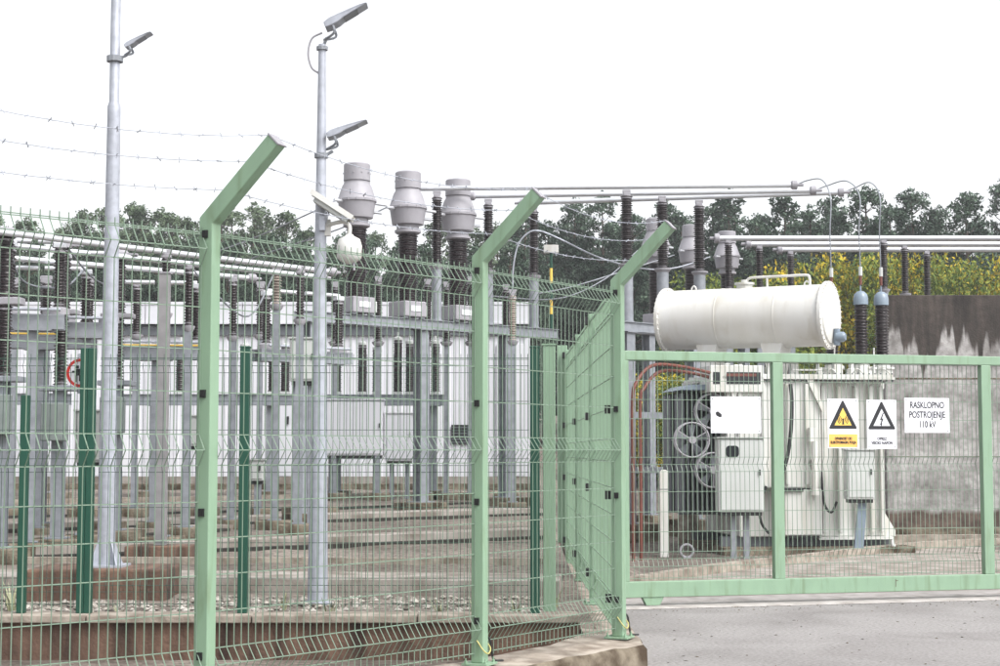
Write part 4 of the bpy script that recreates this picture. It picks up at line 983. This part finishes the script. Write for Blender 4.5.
# ------------------------------------------------------------------ conductors
def wire(label, pts, r=.010, mt='steel2', n=7, group=None, cat='conductor', name='conductor'):
    P = smooth_path(pts, n); p0 = P[0].copy(); m = MB(); m.tube([p - p0 for p in P], r, 6); o = m.build(name, mt, smooth=60); o.location = p0
    return tag(o, label, cat, group)
bush = [(5.17, 24.85, 4.03), (5.58, 24.65, 4.03), (5.92, 24.75, 4.03)]
for T, b_, q, lab in ((TA, bush[0], .10, 'flexible dropper from the first busbar end to a transformer bushing'), (TB, bush[1], .16, 'flexible dropper from the middle busbar end to a transformer bushing'), (TC, bush[2], .12, 'flexible dropper from the last busbar end to a transformer bushing')):
    e = Vector(T[1]); b = Vector(b_)
    o = wire(lab, [e, e + Vector((.18, -.1, .06)), Vector((e.x + (b.x - e.x) * .6 + .1, e.y + (b.y - e.y) * .6, e.z - .02)), Vector((b.x + .02, b.y + .05, 5.45)), Vector((b.x - .01, b.y - .01, 4.9)), Vector((b.x, b.y, 4.4)), b], .010, group='droppers to the bushings')
    P0 = o.location; MB().lathe([(.03, .16), (.03, .30)], 8, b - P0 + Vector((0, -.015, 0))).build('line_clamp', 'cabinet', o); MB().lathe([(.024, .02), (.024, .16)], 8, b - P0 + Vector((0, -.005, 0))).build('red_sleeve', 'redpipe', o)
wire('thick pale cable looping up behind the second cranked post arm', [(.21, 26.25, 4.09), (.22, 26.25, 4.5), (.30, 26.25, 4.88), (.47, 26.25, 5.08), (.66, 26.25, 5.11), (1.0, 26.3, 4.98), (1.65, 26.5, 4.7), (2.4, 26.9, 4.56), (3.1, 28, 4.7), (4.25, 32.2, 5.4)], .014, mt='steel')
for lab, pts in (('thin conductor between the long beam and the conservator frame, upper one', [(.59, 27.73, 4.2), (1.25, 27.9, 4.35), (2.2, 28.6, 4.7), (3.45, 31.5, 5.35)]), ('thin conductor between the long beam and the conservator frame, lower one', [(-.2, 26.97, 4.1), (1.0, 28, 4.15), (1.9, 29, 4.6), (2.65, 30.6, 5.33)]),
                 ('thin conductor reaching left from the first transformer head, upper one', [(-5.2, 28.5, 5.0), (-4.1, 26.6, 5.05), (-2.9, 24.2, 5.1), (-2.56, 24.72, 5.38)]), ('thin conductor reaching left from the first transformer head, lower one', [(-5.3, 28.9, 4.65), (-4.2, 27.0, 4.75), (-2.6, 25.6, 5.05), (-1.82, 25.45, 5.38)]),
                 ('slack jumper hanging from the left yard busbars to a slim insulator', [(-3.83, 19.61, 3.78), (-3.6, 19.8, 3.5), (-3.2, 20.3, 3.2), (-2.93, 20.9, 3.88)]), ('slack jumper from the breaker pole down to a disconnector', [(-4.95, 18.0, 3.85), (-4.75, 18.6, 3.5), (-4.6, 19.4, 3.45), (-4.8, 20.1, 3.62)]), ('slack jumper across the disconnector at the left breaker poles', [(-5.28, 17.0, 3.85), (-5.35, 17.8, 3.4), (-5.1, 18.6, 3.4), (-5.05, 19.35, 3.7)])):
    wire(lab, pts, .012)
ro = thing('earthing_rod', 'thin green and yellow striped earthing rod with a white head', 'rod', (.90, 28.0, BZ))
for k in range(5):
    MB().lathe([(.026, 0), (.026, .27)], 8, (0, 0, k * .27)).build('rod_band', 'yellow' if k % 2 else 'dgreen', ro)
MB().rng((-.13, -.05, 1.35), (.13, .05, 1.49)).build('rod_head', 'white', ro, bevel=.008)

# ------------------------------------------------------------------ trees
def leaf_cloud(clumps, size, per, seed, flat=.55):
    """many small quads spread through the given ellipsoid clumps (x,y,z,r)"""
    g_ = np.random.default_rng(seed); m = MB(); V = []; F = []
    for (cx, cy, cz_, r) in clumps:
        n = max(4, int(per * r * r))
        d = g_.normal(size=(n, 3)); d /= np.linalg.norm(d, axis=1)[:, None]; rad = r * g_.random(n) ** .45
        P = d * rad[:, None]; P[:, 2] *= flat; P += (cx, cy, cz_)
        u = g_.normal(size=(n, 3)); u /= np.linalg.norm(u, axis=1)[:, None]
        w_ = g_.normal(size=(n, 3)); w_ = np.cross(u, w_); w_ /= np.linalg.norm(w_, axis=1)[:, None]
        s = size * (.6 + .8 * g_.random(n))
        for p, a, b, q in zip(P, u, w_, s):
            o = len(V); V += [tuple(p - a * q), tuple(p + b * q * .42), tuple(p + a * q), tuple(p - b * q * .42)]; F.append((o, o + 1, o + 2, o + 3))
    m.v = V; m.f = F; return m
def make_pine(seed, H, spread, bare=.35, dense=1.0):
    r_ = random.Random(seed); tk = MB(); cl = []
    lean = (r_.uniform(-.25, .25), r_.uniform(-.25, .25))
    at = lambda t: Vector((lean[0] * t * t * 1.5, lean[1] * t * t, H * t))
    tk.tube([at(t / 8) for t in range(9)], [.17 * (1 - .88 * t / 8) for t in range(9)], 7)
    t = bare
    while t < .99:
        k = r_.randint(3, 5); a0 = r_.random() * 6.28
        for i in range(k):
            if r_.random() < .14: continue
            a = a0 + 6.28 * i / k + r_.uniform(-.4, .4); f = (t - bare) / (1 - bare)
            Lb = spread * (1 - f) ** .85 * r_.uniform(.5, 1.15) * (.7 + .3 * min(1, f * 4)) + .2
            b = at(t); up = r_.uniform(.12, .5) + f * .5
            e = b + Vector((math.cos(a) * Lb, math.sin(a) * Lb, Lb * up)); mid = b.lerp(e, .55) - Vector((0, 0, Lb * .08))
            tk.tube([b, mid, e], [.045 * (1 - f * .6), .03 * (1 - f * .6), .012], 5)
            cl.append((e.x, e.y, e.z, r_.uniform(.3, .5) * (1 - .25 * f)))
            if Lb > .8:
                for q in range(r_.randint(2, 4)):
                    p = mid.lerp(e, r_.uniform(.1, .9)); cl.append((p.x + r_.uniform(-.35, .35), p.y + r_.uniform(-.35, .35), p.z + r_.uniform(-.1, .25), r_.uniform(.28, .5)))
        t += r_.uniform(.03, .05)
    top = at(1); cl += [(top.x, top.y, top.z - .1, .3), (top.x, top.y, top.z + .2, .2)]
    return tk, leaf_cloud(cl, .085, 560 * dense, seed, .7)
pines = []
for s_, H, sp, br in ((1, 10.5, 2.2, .16), (2, 11.2, 2.5, .20), (3, 9.6, 2.0, .14), (4, 10.8, 2.8, .18), (5, 11, 1.8, .15)):
    a, b = make_pine(s_, H, sp, br, 1.25)
    pines.append((a.mesh('trunk', 'bark', smooth=60), b.mesh('crown', 'pine'), b.mesh('crown', 'pine2'), H))
def pine(k, x, y, ht, rz, label, group, pale=False):
    tk, cr_, cp, H = pines[k]; s = ht / H
    o = thing('pine_tree', label, 'tree', (x, y, hz(x, y) - .1), rz, group); o.scale = (s * random.uniform(.92, 1.12), s * random.uniform(.92, 1.12), s)
    link('trunk', tk, o); link('crown', cp if pale else cr_, o)
    return o
def place_pine(k, px, ytop, y, label, group, pale=False):
    x = (px - 500) / 1600 * y * 1.012; z = 1.5 + (450 - ytop) * y / 1600
    pine(k, x, y, z - hz(x, y) + .1, random.random() * 6.28, label, group, pale)
rt = random.Random(21)
# right belt: nearer, darker; horizontal positions and top heights surveyed from the photograph
tops = [(520, 216), (545, 226), (572, 203), (603, 198), (632, 218), (655, 204), (684, 216), (708, 208), (726, 194), (754, 219), (781, 200), (806, 210), (838, 197), (866, 190), (893, 209), (916, 193), (943, 210), (966, 199), (1001, 184), (1032, 196)]
for i, (px, yt) in enumerate(tops):
    place_pine((i * 2 + i // 5) % 5, px, yt, 58 + rt.uniform(-3, 6), 'dark pine in the belt behind the transformer and concrete wall', 'dark pines behind the transformer')
for i in range(22):
    place_pine((i + 2) % 5, 508 + i * 25 + rt.uniform(-8, 8), 224 + rt.uniform(-9, 12), 72 + rt.uniform(-3, 5), 'dark pine in the second row of the belt behind the transformer', 'second row of dark pines')
tl2 = [(-14, 216), (12, 232), (34, 222), (66, 228), (92, 214), (118, 208), (142, 212), (172, 216), (197, 232), (228, 214), (252, 208), (284, 216), (312, 232), (340, 244), (372, 236), (398, 240), (434, 226), (470, 232), (497, 226)]
for i, (px, yt) in enumerate(tl2):
    place_pine((i + 1) % 5, px, yt, 62 + rt.uniform(-3, 6), 'greyish pine behind the long white building', 'greyish pines behind the building', True)
for px, yt in ((84, 226), (104, 212), (131, 207), (156, 211), (184, 222), (240, 212), (268, 216)):
    place_pine(rt.randint(0, 4), px, yt, 66 + rt.uniform(-2, 3), 'greyish pine in the denser clump behind the long white building', 'clump of pines behind the building', True)
for i in range(16):
    place_pine(i % 5, -5 + i * 34 + rt.uniform(-8, 8), 244 + rt.uniform(-8, 6), 54 + rt.uniform(-3, 3), 'lower dark pine close behind the long white building', 'lower pines behind the building')

def make_bush(seed, w_, h_, n=44):
    r_ = random.Random(seed); cl = []; tk = MB()
    for i in range(n):
        a = r_.random() * 6.28; q = r_.random() ** .5; z = r_.uniform(.15, 1); k = math.sqrt(max(.05, 1 - (z - .35) ** 2 * 1.5))
        p = (math.cos(a) * q * w_ * k, math.sin(a) * q * w_ * k, z * h_); cl.append(p + (r_.uniform(.4, .75),))
        tk.tube([(0, 0, -.1), (p[0] * .35, p[1] * .35, p[2] * .5), p], [.05, .03, .01], 5)
    return tk, leaf_cloud(cl, .062, 640, seed, .85)
bushes = []
for s_ in (31, 32, 33):
    a, b = make_bush(s_, 1.7, 4.2); bushes.append((a.mesh('stems', 'bark'), b.mesh('foliage', 'yleaf'), b.mesh('foliage', 'gleaf')))
def bush(k, x, y, s, sz, green, label, group):
    o = thing('shrub', label, 'shrub', (x, y, hz(x, y)), random.random() * 6.28, group); o.scale = (s, s, sz)
    link('stems', bushes[k][0], o); link('foliage', bushes[k][2 if green else 1], o)
i = 0
for px in range(728, 1060, 24):
    y = 43 + rt.uniform(-1.5, 2.5); x = (px - 500) / 1600 * y; zt = 1.5 + (450 - ((262 if px < 800 else 244) + rt.uniform(-6, 12))) * y / 1600; gr = (i % 3 == 1) or px < 800
    bush(i % 3, x, y, rt.uniform(.8, 1.1), (zt - hz(x, y)) / 4.7, gr, 'mid-green autumn shrub in the row behind the concrete wall' if gr else 'yellowing autumn shrub in the row behind the concrete wall', 'green shrubs behind the wall' if gr else 'yellow shrubs behind the wall'); i += 1
for px in (628, 650, 672, 694, 716):
    y = 40 + rt.uniform(-1, 1.5); x = (px - 500) / 1600 * y
    bush(i % 3, x, y, rt.uniform(.7, .9), .62, px in (628, 694), 'yellow-green shrub glimpsed beneath the conservator drum', 'shrubs beneath the conservator'); i += 1

# fallen leaves and grit on the drive and along the kerb
rl = np.random.default_rng(77); m = MB()
for k in range(420):
    if k % 2: x, y = 1.0 + 6 * rl.random(), 10.5 + 4.6 * rl.random()
    else: tq = 5.5 * rl.random(); q_ = gp(tq, -.22 - .5 * rl.random() ** 3); x, y = q_[0], q_[1]
    if x < 1.02: continue
    r = .006 + .016 * rl.random() ** 2; th = rl.random() * 6.28; c, q = math.cos(th) * r, math.sin(th) * r; h = .002 + .006 * rl.random()
    m.add([(x - c, y - q, .0015), (x + q * .5, y - c * .5, .0015 + h), (x + c, y + q, .0025), (x - q * .5, y + c * .5, .0015 + h * .6)], [(0, 1, 2, 3)])
M['litter'] = mat('leaf_litter', lin(96, 84, 70), .9, scale=3, var=.2, island=[lin(90, 80, 70), lin(150, 130, 96), lin(120, 116, 110)])
stuff(tag(m.build('leaf_litter', 'litter'), 'scattered grit and fallen leaves on the asphalt drive', 'leaf litter'))
# weeds along the low wall and kerb
rw = random.Random(9); wm = []
for k in range(3):
    g_ = np.random.default_rng(50 + k); m = MB()
    for j in range(14):
        a = g_.random() * 6.28; l = .05 + .13 * g_.random(); d = Vector((math.cos(a), math.sin(a), 0)); sd_ = Vector((-d.y, d.x, 0)) * .006
        b = d * .015; t = b + d * l * .5 + Vector((0, 0, l)); q = b + d * l * .18 + Vector((0, 0, l * .6))
        m.add([b - sd_, b + sd_, q + sd_, q - sd_, t], [(0, 1, 2, 3), (3, 2, 4)])
    wm.append(m.mesh('weed_tuft', 'weed'))
for x, y in ((-4.4, 12.2), (-2.9, 12.3), (-1.3, 12.25), (-.45, 12.3), (-1.75, 13.1), (.12, 12.35), (-.2, 12.6), (-3.9, 12.9), (.45, 13.2)):
    o = link('weed_tuft', wm[rw.randint(0, 2)], None, (x, y, hz(x, y) - .005), (0, 0, rw.random() * 6), [rw.uniform(.8, 1.5)] * 3)
    tag(o, 'small weed tuft growing among the pebbles behind the low wall', 'weed', 'weeds behind the low wall')
print('objects', len(bpy.data.objects), 'tris', sum(len(m.loop_triangles) or len(m.polygons) * 2 for m in bpy.data.meshes))
# ------------------------------------------------------------------ thin autumn haze
hm = bpy.data.materials.new('haze_air'); hm.use_nodes = True; hn = hm.node_tree; hn.nodes.clear()
hv = hn.nodes.new('ShaderNodeVolumePrincipled'); hv.inputs['Color'].default_value = (.92, .94, .97, 1); hv.inputs['Density'].default_value = .0013; hv.inputs['Anisotropy'].default_value = .2
ho_ = hn.nodes.new('ShaderNodeOutputMaterial'); hn.links.new(hv.outputs[0], ho_.inputs['Volume'])
hb = MB().rng((-905, -65, -1.2), (905, 1205, 17)).build('haze', hm); stuff(hb); tag(hb, 'thin pale haze hanging over the yard and trees', 'haze')
